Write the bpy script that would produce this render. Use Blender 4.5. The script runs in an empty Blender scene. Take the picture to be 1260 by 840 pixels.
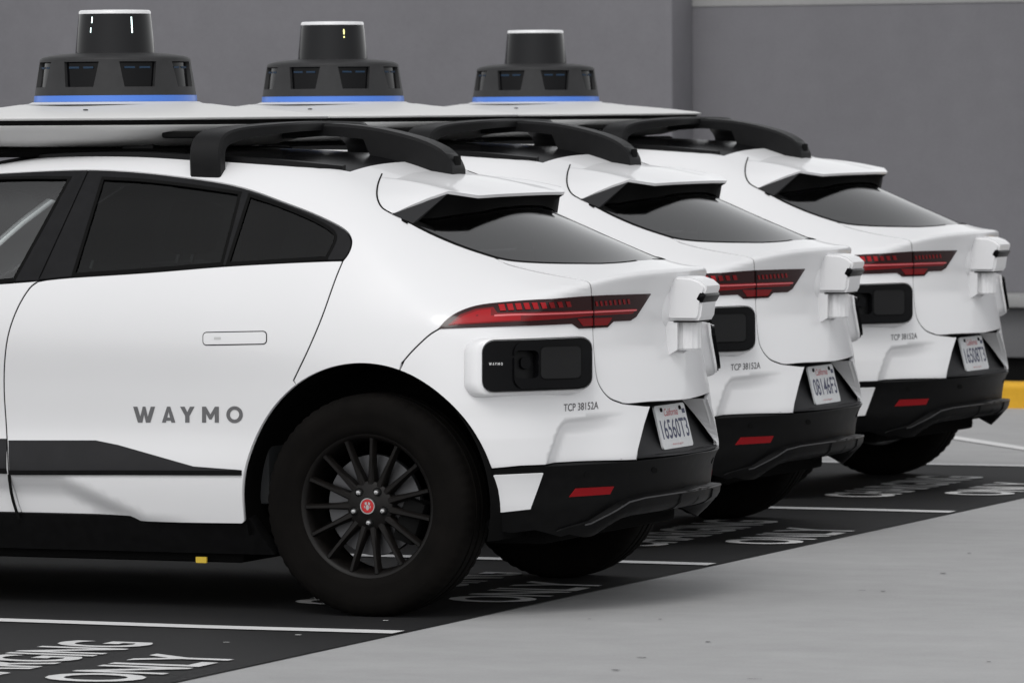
import bpy, bmesh, math, random
import numpy as np
from mathutils import Vector, Matrix
from mathutils.geometry import delaunay_2d_cdt
random.seed(4)
rng = np.random.default_rng(4)

# ------------------------------------------------------------------ camera, sky, sun, exposure
SC = bpy.context.scene
COL = SC.collection
CAM_F, CAM_YAW, CAM_PITCH, CAM_ROLL = 6909.5, 0.3977, 0.0408, -0.0069   # focal length in pixels of a 1260 px wide frame
CAM_C = np.array([7.6889, -17.9567, 1.6828])
_F = np.array([-math.sin(CAM_YAW)*math.cos(CAM_PITCH), math.cos(CAM_YAW)*math.cos(CAM_PITCH), -math.sin(CAM_PITCH)])
_R0 = np.array([math.cos(CAM_YAW), math.sin(CAM_YAW), 0.0])
_U0 = np.cross(_R0, _F)
_R = _R0*math.cos(CAM_ROLL) + _U0*math.sin(CAM_ROLL)
_U = np.cross(_R, _F)
cam = bpy.data.cameras.new('camera')
cam_o = bpy.data.objects.new('camera', cam); COL.objects.link(cam_o)
cam.sensor_width = 36.0
cam.lens = CAM_F/1260*36
cam.clip_start, cam.clip_end = 0.5, 2000
cam_o.matrix_world = Matrix(((_R[0], _U[0], -_F[0], CAM_C[0]), (_R[1], _U[1], -_F[1], CAM_C[1]), (_R[2], _U[2], -_F[2], CAM_C[2]), (0, 0, 0, 1)))
cam.dof.use_dof = True
cam.dof.focus_distance = 18.9
cam.dof.aperture_fstop = 9.0
SC.camera = cam_o
SC.cycles.transparent_max_bounces = 24

SUN_EL, SUN_AZ = math.radians(52), math.radians(172)
world = bpy.data.worlds.new('World'); SC.world = world
world.use_nodes = True
wn = world.node_tree
sky = wn.nodes.new('ShaderNodeTexSky'); sky.sky_type = 'NISHITA'; sky.sun_disc = False
sky.sun_elevation = SUN_EL; sky.sun_rotation = SUN_AZ
sky.air_density = 1.0; sky.dust_density = 1.2; sky.ozone_density = 1.0
hs = wn.nodes.new('ShaderNodeHueSaturation'); hs.inputs['Saturation'].default_value = 0.06
wn.links.new(sky.outputs[0], hs.inputs['Color'])
wn.links.new(hs.outputs[0], wn.nodes['Background'].inputs['Color'])
wn.nodes['Background'].inputs['Strength'].default_value = 0.135
sun = bpy.data.lights.new('sun', 'SUN'); sun.energy = 0.5; sun.angle = math.radians(25); sun.color = (1.0, 0.98, 0.95)
sun_o = bpy.data.objects.new('sun', sun); COL.objects.link(sun_o)
_sd = Vector((math.sin(SUN_AZ)*math.cos(SUN_EL), math.cos(SUN_AZ)*math.cos(SUN_EL), math.sin(SUN_EL)))
sun_o.rotation_euler = _sd.to_track_quat('Z', 'Y').to_euler()
vs = SC.view_settings
vs.view_transform = 'Standard'; vs.look = 'None'; vs.gamma = 1.0; vs.exposure = 0.55
try: vs.use_curve_mapping = False
except Exception: pass

# ------------------------------------------------------------------ the car body as a smooth implicit surface
# car frame: x to the rear, y to the right-hand side of the car, z up; origin on the ground under the rear axle
def cubic(xs, ys, n):
    """Catmull-Rom through (xs, ys[...]) along axis 0, sampled on n even steps."""
    xs = np.asarray(xs, float); ys = np.asarray(ys, float)
    q = np.linspace(xs[0], xs[-1], n)
    m = np.gradient(ys, xs, axis=0)
    i = np.clip(np.searchsorted(xs, q, 'right')-1, 0, len(xs)-2)
    h = xs[i+1]-xs[i]; t = (q-xs[i])/h
    sh = (n,)+(1,)*(ys.ndim-1)
    h = h.reshape(sh); t = t.reshape(sh)
    return ((2*t**3-3*t**2+1)*ys[i] + (t**3-2*t**2+t)*h*m[i] + (-2*t**3+3*t**2)*ys[i+1] + (t**3-t**2)*h*m[i+1])
def smooth(a, k, axis):
    w = np.exp(-0.5*(np.arange(-2*k, 2*k+1)/k)**2); w /= w.sum()
    pad = [(0, 0)]*a.ndim; pad[axis] = (2*k, 2*k)
    b = np.pad(a, pad, mode='edge')
    return np.apply_along_axis(lambda v: np.convolve(v, w, 'valid'), axis, b)

WX = [-4.0, -3.4, -2.99, -2.4, -1.7, -1.0, -0.5, 0.0, 0.3, 0.6, 1.0]
WZ = [0.10, 0.20, 0.32, 0.48, 0.60, 0.75, 0.92, 1.00, 1.12, 1.20, 1.30, 1.40, 1.50, 1.62]
WT = [[.78, .84, .86, .86, .86, .86, .86, .86, .85, .82, .78],
      [.82, .87, .90, .885, .88, .88, .885, .90, .89, .87, .83],
      [.85, .90, .935, .915, .905, .905, .912, .932, .925, .905, .87],
      [.86, .915, .947, .930, .922, .922, .930, .947, .942, .925, .90],
      [.86, .915, .947, .922, .910, .910, .921, .948, .942, .922, .89],
      [.84, .90, .945, .926, .916, .916, .924, .948, .940, .912, .87],
      [.76, .84, .905, .925, .927, .927, .930, .936, .918, .876, .82],
      [.72, .81, .87, .905, .920, .920, .920, .917, .893, .845, .78],
      [.66, .74, .80, .845, .886, .888, .883, .862, .800, .735, .66],
      [.42, .52, .60, .800, .848, .852, .845, .812, .730, .640, .56],
      [.34, .44, .52, .735, .790, .795, .788, .742, .645, .540, .45],
      [.28, .36, .44, .670, .735, .740, .728, .665, .560, .450, .35],
      [.22, .28, .36, .600, .665, .668, .650, .575, .470, .360, .28],
      [.18, .22, .30, .52, .58, .58, .56, .48, .38, .28, .2]]
NX, NZ = 501, 153
_w = cubic(WX, np.array(WT).T, NX)            # along x -> (NX, 14)
_w = cubic(WZ, _w.T, NZ).T                    # along z -> (NX, NZ)
_w = smooth(smooth(_w, 5, 0), 2, 1)
ZCX = [-4.0, -3.8, -3.5, -3.0, -2.55, -2.2, -1.8, -1.5, -1.2, -0.9, -0.6, -0.3, -0.05, 0.1, 0.25, 0.45, 0.66, 0.79, 1.0]
ZCZ = [.58, .74, .86, .96, 1.04, 1.27, 1.485, 1.545, 1.566, 1.568, 1.556, 1.530, 1.452, 1.392, 1.335, 1.252, 1.168, 1.142, 1.10]
CRX = [-4, -3.0, -2.5, -1.8, -1.0, -0.5, -0.1, 0.1, 0.3, 0.5, 0.66, 0.8, 1.0]
CRC = [.25, .16, .13, .09, .09, .10, .18, .26, .32, .30, .20, .06, .06]
_zc = smooth(cubic(ZCX, ZCZ, 1001), 7, 0); _cr = smooth(cubic(CRX, CRC, 1001), 10, 0)
RZ = [0.10, 0.22, 0.30, 0.36, 0.42, 0.47, 0.515, 0.53, 0.60, 0.67, 0.72, 0.80, 0.88, 0.97, 1.05, 1.10, 1.14, 1.20, 1.6]
RX0 = [.66, .72, .775, .80, .805, .815, .835, .833, .817, .80, .79, .772, .752, .745, .757, .775, .792, .80, .80]
RK = [.46, .46, .46, .46, .46, .46, .461, .46, .44, .43, .42, .41, .40, .40, .40, .405, .408, .41, .41]
_rz = np.linspace(.10, 1.6, 601)
_rx = smooth(np.interp(_rz, RZ, RX0), 4, 0); _rk = np.interp(_rz, RZ, RK)
FZ = [0.1, 0.3, 0.5, 0.7, 0.85, 1.0, 1.6]; FX0 = [-3.70, -3.80, -3.84, -3.83, -3.74, -3.5, -3.3]

def lerp_table(tab, x, x0, x1):
    u = np.clip((x-x0)/(x1-x0)*(len(tab)-1), 0, len(tab)-1.001); i = u.astype(int); f = u-i
    return tab[i]*(1-f)+tab[i+1]*f
def half_width(x, z):
    u = np.clip((x+4.0)/5.0*(NX-1), 0, NX-1.001); v = np.clip((z-.10)/1.52*(NZ-1), 0, NZ-1.001)
    i = u.astype(int); j = v.astype(int); a = u-i; b = v-j
    return (_w[i, j]*(1-a)*(1-b)+_w[i+1, j]*a*(1-b)+_w[i, j+1]*(1-a)*b+_w[i+1, j+1]*a*b)
def smax(a, b, r):
    h = np.maximum(r-np.abs(a-b), 0)/r
    return np.maximum(a, b)+h*h*r*0.25
def ssmooth(x, a, b):
    t = np.clip((x-a)/(b-a), 0, 1); return t*t*(3-2*t)
def field(P):
    x, y, z = P[..., 0], P[..., 1], P[..., 2]; ay = np.abs(y)
    a = ay-half_width(x, z)
    b = x-(lerp_table(_rx, z, .10, 1.6)-lerp_table(_rk, z, .10, 1.6)*y*y)
    c = z-(lerp_table(_zc, x, -4.0, 1.0)-lerp_table(_cr, x, -4.0, 1.0)*y*y)
    d = np.interp(z, FZ, FX0)+0.38*y*y+0.1*ay**4-x
    rc = 0.10*(1-ssmooth(x, .35, .62))+0.022
    return smax(smax(smax(a, b, .20), d, .25), c, rc)
def grad(P, h=0.008):
    g = np.zeros_like(P)
    for k in range(3):
        e = np.zeros(3); e[k] = h
        g[..., k] = field(P+e)-field(P-e)
    return g/np.maximum(np.linalg.norm(g, axis=-1, keepdims=True), 1e-9)

# chart of the near half of the body: t runs rearwards along the flank, then round the tail; s runs up the flank, then over the roof
PX, RT, PZ, RV = 0.30, 0.85, 1.0, 0.70
T_END, S_END = PX+RT*math.pi/2, PZ+RV*math.pi/2
def chart_dir(t, s):
    th = np.clip((t-PX)/RT, 0, math.pi/2); ph = np.clip((s-PZ)/RV, 0, math.pi/2)
    O = np.stack([np.minimum(t, PX), np.zeros_like(t), np.minimum(s, PZ)], -1)
    D = np.stack([np.sin(th)*np.cos(ph), -np.cos(th)*np.cos(ph), np.sin(ph)], -1)
    return O, D
def surf(ts):
    """chart points -> points on the body and outward normals"""
    ts = np.asarray(ts, float); O, D = chart_dir(ts[:, 0], ts[:, 1])
    lo = np.full(len(ts), .02); hi = np.full(len(ts), 1.6)
    for _ in range(34):
        m = (lo+hi)/2; f = field(O+D*m[:, None])
        lo = np.where(f < 0, m, lo); hi = np.where(f < 0, hi, m)
    P = O+D*lo[:, None]
    return P, grad(P)
def chart_of(P):
    P = np.atleast_2d(P); x, y, z = P[:, 0], -np.abs(P[:, 1]), P[:, 2]
    th = np.where(x > PX, np.arctan2(x-PX, -y), 0); t = np.where(x > PX, PX+RT*th, x)
    rho = np.where(x > PX, np.hypot(x-PX, y), -y)
    s = np.where(z > PZ, PZ+RV*np.arctan2(z-PZ, rho), z)
    return np.stack([t, s], -1)
def pix_ray(px):
    px = np.atleast_2d(np.asarray(px, float))
    d = _F+_R*((px[:, :1]-630)/CAM_F)+_U*((420-px[:, 1:2])/CAM_F)
    return d
def on_body(px, near=15.5, far=22.5):
    """points of the body seen through pixels of the photograph (the nearest car stands at the origin)"""
    d = pix_ray(px); ks = np.linspace(near, far, 900)
    P = CAM_C+d[:, None, :]*ks[None, :, None]
    f = field(P); ins = (f < 0) & (np.abs(P[..., 1]) < 1.2) & (P[..., 0] < 1.0) & (P[..., 0] > -3.95)& (P[..., 2] > .1)
    hit = ins.any(1); k = ins.argmax(1)
    bad = ~hit
    if bad.any(): k[bad] = np.where(np.abs(P[bad][..., 0]) < 3.9, np.abs(f[bad]), 9).argmin(1)
    lo = ks[np.maximum(k-1, 0)]; hi = ks[k]
    for _ in range(25):
        m = (lo+hi)/2; g = field(CAM_C+d*m[:, None]); lo = np.where(g < 0, lo, m); hi = np.where(g < 0, m, hi)
    if bad.any(): hi[bad] = ks[k[bad]]
    return CAM_C+d*hi[:, None], hit
def dom(px):
    P, hit = on_body(px); return chart_of(P)

# ------------------------------------------------------------------ materials
def mat(name, color, rough=0.5, metal=0.0, coat=0.0, spec=0.5, emis=None, estr=0.0, noise=None, bump=None, trans=None, dirt=None):
    m = bpy.data.materials.new(name); m.use_nodes = True
    nt = m.node_tree; b = nt.nodes['Principled BSDF']
    b.inputs['Base Color'].default_value = (*color, 1)
    b.inputs['Roughness'].default_value = rough; b.inputs['Metallic'].default_value = metal
    b.inputs['Coat Weight'].default_value = coat; b.inputs['Coat Roughness'].default_value = 0.03
    b.inputs['Specular IOR Level'].default_value = spec
    if emis: b.inputs['Emission Color'].default_value = (*emis, 1); b.inputs['Emission Strength'].default_value = estr
    tc = nt.nodes.new('ShaderNodeTexCoord')
    def tex(scale, detail=4.0, rgh=0.55):
        n = nt.nodes.new('ShaderNodeTexNoise'); n.inputs['Scale'].default_value = scale
        n.inputs['Detail'].default_value = detail; n.inputs['Roughness'].default_value = rgh
        nt.links.new(tc.outputs['Object'], n.inputs['Vector']); return n
    if noise:                                   # (scale, amount, roughness swing)
        sc_, amt, rs = noise; n = tex(sc_)
        r = nt.nodes.new('ShaderNodeValToRGB')
        r.color_ramp.elements[0].position = .3; r.color_ramp.elements[1].position = .7
        r.color_ramp.elements[0].color = tuple(c*(1-amt) for c in color)+(1,)
        r.color_ramp.elements[1].color = tuple(min(1, c*(1+amt)) for c in color)+(1,)
        nt.links.new(n.outputs['Fac'], r.inputs['Fac']); nt.links.new(r.outputs['Color'], b.inputs['Base Color'])
        if rs:
            mr = nt.nodes.new('ShaderNodeMapRange'); mr.inputs['To Min'].default_value = max(.02, rough-rs); mr.inputs['To Max'].default_value = rough+rs
            nt.links.new(n.outputs['Fac'], mr.inputs['Value']); nt.links.new(mr.outputs['Result'], b.inputs['Roughness'])
    if bump:                                    # (scale, strength, distance)
        n = tex(bump[0], 3.0); bp = nt.nodes.new('ShaderNodeBump')
        bp.inputs['Strength'].default_value = bump[1]; bp.inputs['Distance'].default_value = bump[2]
        nt.links.new(n.outputs['Fac'], bp.inputs['Height']); nt.links.new(bp.outputs['Normal'], b.inputs['Normal'])
    return m
def glass_mat(name, tint, rough=0.0, ior=1.5):
    m = bpy.data.materials.new(name); m.use_nodes = True
    nt = m.node_tree; nt.nodes.clear()
    out = nt.nodes.new('ShaderNodeOutputMaterial'); mix = nt.nodes.new('ShaderNodeMixShader')
    tr = nt.nodes.new('ShaderNodeBsdfTransparent'); tr.inputs['Color'].default_value = (*tint, 1)
    gl = nt.nodes.new('ShaderNodeBsdfGlossy'); gl.inputs['Roughness'].default_value = rough
    fr = nt.nodes.new('ShaderNodeFresnel'); fr.inputs['IOR'].default_value = ior
    nt.links.new(fr.outputs[0], mix.inputs[0]); nt.links.new(tr.outputs[0], mix.inputs[1]); nt.links.new(gl.outputs[0], mix.inputs[2])
    nt.links.new(mix.outputs[0], out.inputs['Surface'])
    return m
M = {
 'paint': mat('white_paint', (.71, .71, .72), .34, spec=.4, coat=.35, noise=(1.3, .012, .03)),
 'satin': mat('satin_white', (.62, .62, .615), .5, noise=(3, .03, .05)),
 'gap': mat('gap_black', (.005, .005, .005), .9, spec=.1),
 'edge': mat('plastic_edge', (.05, .05, .052), .3, spec=.5),  # paler than the plastic, for the painted crest highlight
 'clad': mat('black_plastic', (.0033, .0033, .0035), .42, spec=.10, noise=(30, .25, .06), bump=(420, .12, .002)),
 'darkgrey': mat('dark_grey_plastic', (.019, .019, .0205), .55, spec=.2, noise=(12, .1, .05), bump=(420, .1, .002)),
 'trim': mat('window_trim', (.010, .010, .011), .40, spec=.10, noise=(20, .15, .05)),
 'glossblack': mat('gloss_black', (.003, .003, .0035), .08, spec=.06),
 'roofglass': mat('roof_glass', (.004, .004, .0045), .25, spec=.03),
 'lenspane': mat('camera_pane', (.0025, .0025, .003), .15, spec=.12),
 'padmatte': mat('pad_matte', (.0105, .0105, .011), .5, spec=.12),
 'padblack': mat('pad_black', (.005, .005, .0055), .4, spec=.12),
 'rackblack': mat('rack_black', (.0055, .0055, .006), .5, spec=.18, noise=(40, .2, .06), bump=(500, .15, .002)),
 'tint': glass_mat('tinted_glass', (.14, .15, .152), 0.0, 1.37),
 'rearglass': glass_mat('dark_rear_glass', (.03, .03, .032), 0.09, 3.0),
 'clear': glass_mat('clear_glass', (.82, .89, .87), 0.0, 1.95),
 'rubber': mat('tyre_rubber', (.0042, .0036, .0032), .85, spec=.08, noise=(9, .35, .08), bump=(160, .15, .002)),
 'rim': mat('black_wheel', (.004, .0032, .0028), .5, spec=.22, noise=(14, .35, .1)),
 'steel': mat('steel', (.62, .62, .62), .28, metal=1.0),
 'disc': mat('brake_disc', (.13, .13, .135), .5, metal=1.0, noise=(8, .15, .08)),
 'red': mat('badge_red', (.42, .012, .015), .3, coat=.5),
 'lens': mat('red_lens', (.16, .002, .004), .16, spec=.25, coat=.15),
 'lens_dark': mat('dark_red_lens', (.018, .001, .0015), .12, spec=.3, coat=.15),
 'lens_bright': mat('bright_red_lens', (.32, .004, .008), .22, spec=.22, coat=.08),
 'lens_line': mat('pale_red_line', (.62, .12, .13), .25, coat=.2),
 'reflector': mat('reflector_red', (.21, .003, .006), .35, spec=.15),
 'plate': mat('plate_white', (.62, .63, .64), .45, noise=(60, .06, .04)),
 'plateink': mat('plate_blue', (.03, .035, .09), .5),
 'platered': mat('plate_red', (.5, .10, .12), .5),
 'grey_text': mat('grey_lettering', (.12, .12, .125), .45),
 'tcp_text': mat('dark_lettering', (.07, .07, .075), .5),
 'white_small': mat('small_white_print', (.5, .5, .5), .5),
 'blue': mat('blue_band', (.045, .17, .62), .4, coat=.3),
 'dome': mat('dome_black', (.026, .026, .027), .55, spec=.25, noise=(25, .12, .04)),
 'lidar': mat('lidar_black', (.005, .005, .006), .12, spec=.2),
 'lensblue': mat('lens_coating', (.006, .025, .055), .2, spec=.3),
 'led': mat('led_white', (.8, .9, .9), .3, emis=(.75, 1.0, .98), estr=1.6),  # glows to paint the bright glints on the lidar drums
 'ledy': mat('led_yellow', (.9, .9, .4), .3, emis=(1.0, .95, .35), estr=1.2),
 'seat': mat('seat_fabric', (.05, .053, .053), .7, noise=(30, .2, .0)),
 'interior': mat('interior_dark', (.03, .032, .034), .8),
 'liner': mat('wheel_liner', (.004, .004, .004), .95, spec=.05),
 'yellow_tag': mat('yellow_tag', (.55, .38, .03), .6),
}
# concrete, painted asphalt, wall
def ground_mat(name, base, amt, grain, streak, rough=.85, coord='Object'):
    m = bpy.data.materials.new(name); m.use_nodes = True; nt = m.node_tree; b = nt.nodes['Principled BSDF']
    b.inputs['Roughness'].default_value = rough; b.inputs['Specular IOR Level'].default_value = .3
    tc = nt.nodes.new('ShaderNodeTexCoord')
    def nz(scale, detail, stretch=None):
        n = nt.nodes.new('ShaderNodeTexNoise'); n.inputs['Scale'].default_value = scale; n.inputs['Detail'].default_value = detail; n.inputs['Roughness'].default_value = .6
        if stretch:
            mp = nt.nodes.new('ShaderNodeMapping'); mp.inputs['Scale'].default_value = stretch
            nt.links.new(tc.outputs[coord], mp.inputs['Vector']); nt.links.new(mp.outputs[0], n.inputs['Vector'])
        else: nt.links.new(tc.outputs[coord], n.inputs['Vector'])
        return n
    def math_(op, a, bb):
        k = nt.nodes.new('ShaderNodeMath'); k.operation = op
        for i, v in enumerate((a, bb)):
            if isinstance(v, (int, float)): k.inputs[i].default_value = v
            else: nt.links.new(v, k.inputs[i])
        return k.outputs[0]
    big = nz(.55, 5); fine = nz(grain, 3); st = nz(1.6, 5, streak); mid = nz(7.0, 4)
    v = math_('ADD', math_('MULTIPLY', math_('SUBTRACT', big.outputs['Fac'], .5), amt*1.6), math_('MULTIPLY', math_('SUBTRACT', fine.outputs['Fac'], .5), amt*1.1))
    v = math_('ADD', v, math_('MULTIPLY', math_('SUBTRACT', st.outputs['Fac'], .5), amt*1.3))
    v = math_('ADD', v, math_('MULTIPLY', math_('SUBTRACT', mid.outputs['Fac'], .5), amt*.9))
    v = math_('ADD', v, 1.0)
    hsv = nt.nodes.new('ShaderNodeMixRGB'); hsv.blend_type = 'MULTIPLY'; hsv.inputs[0].default_value = 1
    hsv.inputs[1].default_value = (*base, 1); nt.links.new(v, hsv.inputs[2]); nt.links.new(hsv.outputs[0], b.inputs['Base Color'])
    bp = nt.nodes.new('ShaderNodeBump'); bp.inputs['Strength'].default_value = .25; bp.inputs['Distance'].default_value = .003
    nt.links.new(fine.outputs['Fac'], bp.inputs['Height']); nt.links.new(bp.outputs[0], b.inputs['Normal'])
    return m
M['concrete'] = ground_mat('concrete', (.335, .335, .337), .20, 90, (.75, 2.0, 1))
M['asphalt'] = ground_mat('dark_stall_paint', (.0100, .0100, .0107), .25, 140, (1, 1, 1), .7)
M['wall'] = ground_mat('grey_wall', (.148, .146, .158), .17, 60, (1.2, 1, .5), .8)
M['wall_base'] = ground_mat('wall_base', (.12, .12, .125), .10, 60, (1.2, 1, .5), .8)
M['ledge'] = ground_mat('ledge_concrete', (.26, .26, .26), .14, 60, (1, 1, 1), .8)
M['line'] = ground_mat('line_paint', (.62, .62, .62), .22, 120, (2, 8, 1), .7)
M['yellow'] = ground_mat('yellow_kerb_paint', (.60, .33, .02), .16, 60, (1, 1, 1), .6)

# ------------------------------------------------------------------ mesh helpers
def tag(o, label=None, cat=None, group=None, kind=None):
    if label: o['label'] = label
    if cat: o['category'] = cat
    if group: o['group'] = group
    if kind: o['kind'] = kind
    return o
def add(name, verts, faces, m, parent=None, smooth=False, normals=None, loop_normals=None):
    me = bpy.data.meshes.new(name); me.from_pydata([tuple(map(float, v)) for v in verts], [], [tuple(map(int, f)) for f in faces])
    me.materials.append(M[m])
    if smooth: me.polygons.foreach_set('use_smooth', [True]*len(me.polygons))
    if normals is not None: me.normals_split_custom_set_from_vertices([tuple(map(float, n)) for n in normals])
    if loop_normals is not None:
        me.polygons.foreach_set('use_smooth', [True]*len(me.polygons)); me.normals_split_custom_set([tuple(map(float, n)) for n in loop_normals])
    me.update()
    o = bpy.data.objects.new(name, me); COL.objects.link(o)
    if parent: o.parent = parent
    return o
def add_bm(name, bm, m, parent=None, smooth=30):
    me = bpy.data.meshes.new(name); bmesh.ops.recalc_face_normals(bm, faces=bm.faces)
    bm.to_mesh(me); bm.free(); me.materials.append(M[m])
    if smooth: 
        me.polygons.foreach_set('use_smooth', [True]*len(me.polygons)); me.set_sharp_from_angle(angle=math.radians(smooth))
    o = bpy.data.objects.new(name, me); COL.objects.link(o)
    if parent: o.parent = parent
    return o
def box_bm(bm, lo, hi, bevel=0.0, seg=2, rot=None):
    b2 = bmesh.new(); bmesh.ops.create_cube(b2, size=1)
    lo, hi = Vector(lo), Vector(hi)
    for v in b2.verts: v.co = Vector([(lo[k]+hi[k])/2+v.co[k]*(hi[k]-lo[k]) for k in range(3)])
    if bevel: bmesh.ops.bevel(b2, geom=b2.edges[:], offset=bevel, segments=seg, affect='EDGES', profile=.6)
    if rot: bmesh.ops.transform(b2, matrix=rot, verts=b2.verts)
    tmp = bpy.data.meshes.new('tmp'); b2.to_mesh(tmp); b2.free(); bm.from_mesh(tmp); bpy.data.meshes.remove(tmp)
def box(name, lo, hi, m, parent=None, bevel=0.0, seg=2, rot=None, smooth=30):
    bm = bmesh.new(); box_bm(bm, lo, hi, bevel, seg, rot); return add_bm(name, bm, m, parent, smooth)
def lathe_vf(prof, n=64, axis='z', sx=1.0, sy=1.0, power=2.0):
    """prof: list of (radius, height). superelliptic plan if power > 2"""
    V, Fc = [], []
    for r, h in prof:
        for i in range(n):
            a = 2*math.pi*i/n; c, s = math.cos(a), math.sin(a)
            k = (abs(c)**power+abs(s)**power)**(-1/power) if power != 2 else 1
            x, y = r*k*c*sx, r*k*s*sy
            V.append((x, y, h) if axis == 'z' else (x, h, y))
    for j in range(len(prof)-1):
        for i in range(n):
            q = (j*n+i, j*n+(i+1) % n, (j+1)*n+(i+1) % n, (j+1)*n+i); Fc.append(q)
    return V, Fc
def lathe(name, prof, m, parent=None, n=64, axis='z', loc=(0, 0, 0), sx=1, sy=1, power=2.0, sharp=35, cap=True):
    V, Fc = lathe_vf(prof, n, axis, sx, sy, power)
    if cap:
        for j, rev in ((0, True), (len(prof)-1, False)):
            ring = [j*n+i for i in range(n)]; Fc.append(ring[::-1] if rev else ring)
    bm = bmesh.new(); vs_ = [bm.verts.new((v[0]+loc[0], v[1]+loc[1], v[2]+loc[2])) for v in V]
    for f in Fc:
        try: bm.faces.new([vs_[i] for i in f])
        except ValueError: pass
    bmesh.ops.remove_doubles(bm, verts=bm.verts, dist=1e-5)
    return add_bm(name, bm, m, parent, sharp)
def sweep(name, path, secs, m, parent=None, sharp=40):
    """path: list of closed sections, each a list of 3D points"""
    n = len(secs[0]); bm = bmesh.new()
    rings = [[bm.verts.new(tuple(map(float, p))) for p in s] for s in secs]
    for a, b in zip(rings[:-1], rings[1:]):
        for i in range(n): bm.faces.new((a[i], a[(i+1) % n], b[(i+1) % n], b[i]))
    bm.faces.new(rings[0][::-1]); bm.faces.new(rings[-1])
    return add_bm(name, bm, m, parent, sharp)

def spl(pts, n=10):
    """open Catmull-Rom through points, n steps per span"""
    p = np.asarray(pts, float); p = np.vstack([2*p[0]-p[1], p, 2*p[-1]-p[-2]]); out = []
    for i in range(1, len(p)-2):
        for t in np.linspace(0, 1, n, endpoint=False):
            out.append(.5*((2*p[i])+(-p[i-1]+p[i+1])*t+(2*p[i-1]-5*p[i]+4*p[i+1]-p[i+2])*t*t+(-p[i-1]+3*p[i]-3*p[i+1]+p[i+2])*t**3))
    out.append(p[-2]); return np.array(out)
def pxs(pts, n=8): return dom(spl(pts, n))          # smooth pixel trace -> chart
def pxl(pts, n=8):                                  # straight pixel trace -> chart
    p = np.asarray(pts, float); out = [p[0]]
    for a, b in zip(p[:-1], p[1:]): out += [a+(b-a)*k/n for k in range(1, n+1)]
    return dom(np.array(out))
def xz(x, z):
    x = np.atleast_1d(np.asarray(x, float)); z = np.broadcast_to(np.asarray(z, float), x.shape)
    lo = np.zeros(len(x)); hi = np.full(len(x), 1.3)
    for _ in range(34):
        m_ = (lo+hi)/2; f = field(np.stack([x, -m_, z], -1)); lo = np.where(f < 0, m_, lo); hi = np.where(f < 0, hi, m_)
    return chart_of(np.stack([x, -lo, z], -1))
def xy(x, y):
    x = np.atleast_1d(np.asarray(x, float)); y = np.broadcast_to(np.asarray(y, float), x.shape)
    lo = np.full(len(x), .8); hi = np.full(len(x), 1.9)
    for _ in range(34):
        m_ = (lo+hi)/2; f = field(np.stack([x, y, m_], -1)); lo = np.where(f < 0, m_, lo); hi = np.where(f < 0, hi, m_)
    return chart_of(np.stack([x, y, lo], -1))
def arch(x0, a0, a1, n=24, rx=.452, rz=.472, zc=.378):
    a = np.radians(np.linspace(a0, a1, n)); x = x0+rx*np.cos(a); z = zc+rz*np.sin(a)
    return xz(x, z)
def area2(p): x, y = p[:, 0], p[:, 1]; return np.sum(x*np.roll(y, -1)-np.roll(x, -1)*y)
def clean(p, eps=1e-4):
    p = np.asarray(p, float); keep = [0]
    for i in range(1, len(p)):
        if np.hypot(*(p[i]-p[keep[-1]])) > eps: keep.append(i)
    if np.hypot(*(p[keep[-1]]-p[0])) < eps: keep.pop()
    return p[keep]
def resample(p, h):
    out = []
    for a, b in zip(p, np.roll(p, -1, 0)):
        k = max(1, int(math.ceil(np.hypot(*(b-a))/h))); out += [a+(b-a)*i/k for i in range(k)]
    return np.array(out)
def inset(p, d):
    p = clean(p); 
    if area2(p) < 0: p = p[::-1]
    e = np.roll(p, -1, 0)-p; e /= np.maximum(np.linalg.norm(e, axis=1, keepdims=True), 1e-9)
    n = np.stack([-e[:, 1], e[:, 0]], -1); n0 = np.roll(n, 1, 0); b = n+n0
    k = np.maximum(np.sum(b*n, 1), .5)[:, None]
    return p+b/k*d
def inside(q, poly):
    x, y = q[:, 0], q[:, 1]; r = np.zeros(len(q), bool)
    for a, b in zip(poly, np.roll(poly, -1, 0)):
        if a[1] == b[1]: continue
        c = ((a[1] > y) != (b[1] > y)) & (x < (b[0]-a[0])*(y-a[1])/(b[1]-a[1])+a[0]); r ^= c
    return r
def dist_poly(q, poly, closed=True):
    d = np.full(len(q), 9.0); nx = np.roll(poly, -1, 0)
    for a, b in (zip(poly, nx) if closed else zip(poly[:-1], poly[1:])):
        ab = b-a; t = np.clip(((q-a)@ab)/max(ab@ab, 1e-12), 0, 1); d = np.minimum(d, np.linalg.norm(q-(a+t[:, None]*ab), axis=1))
    return d
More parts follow.
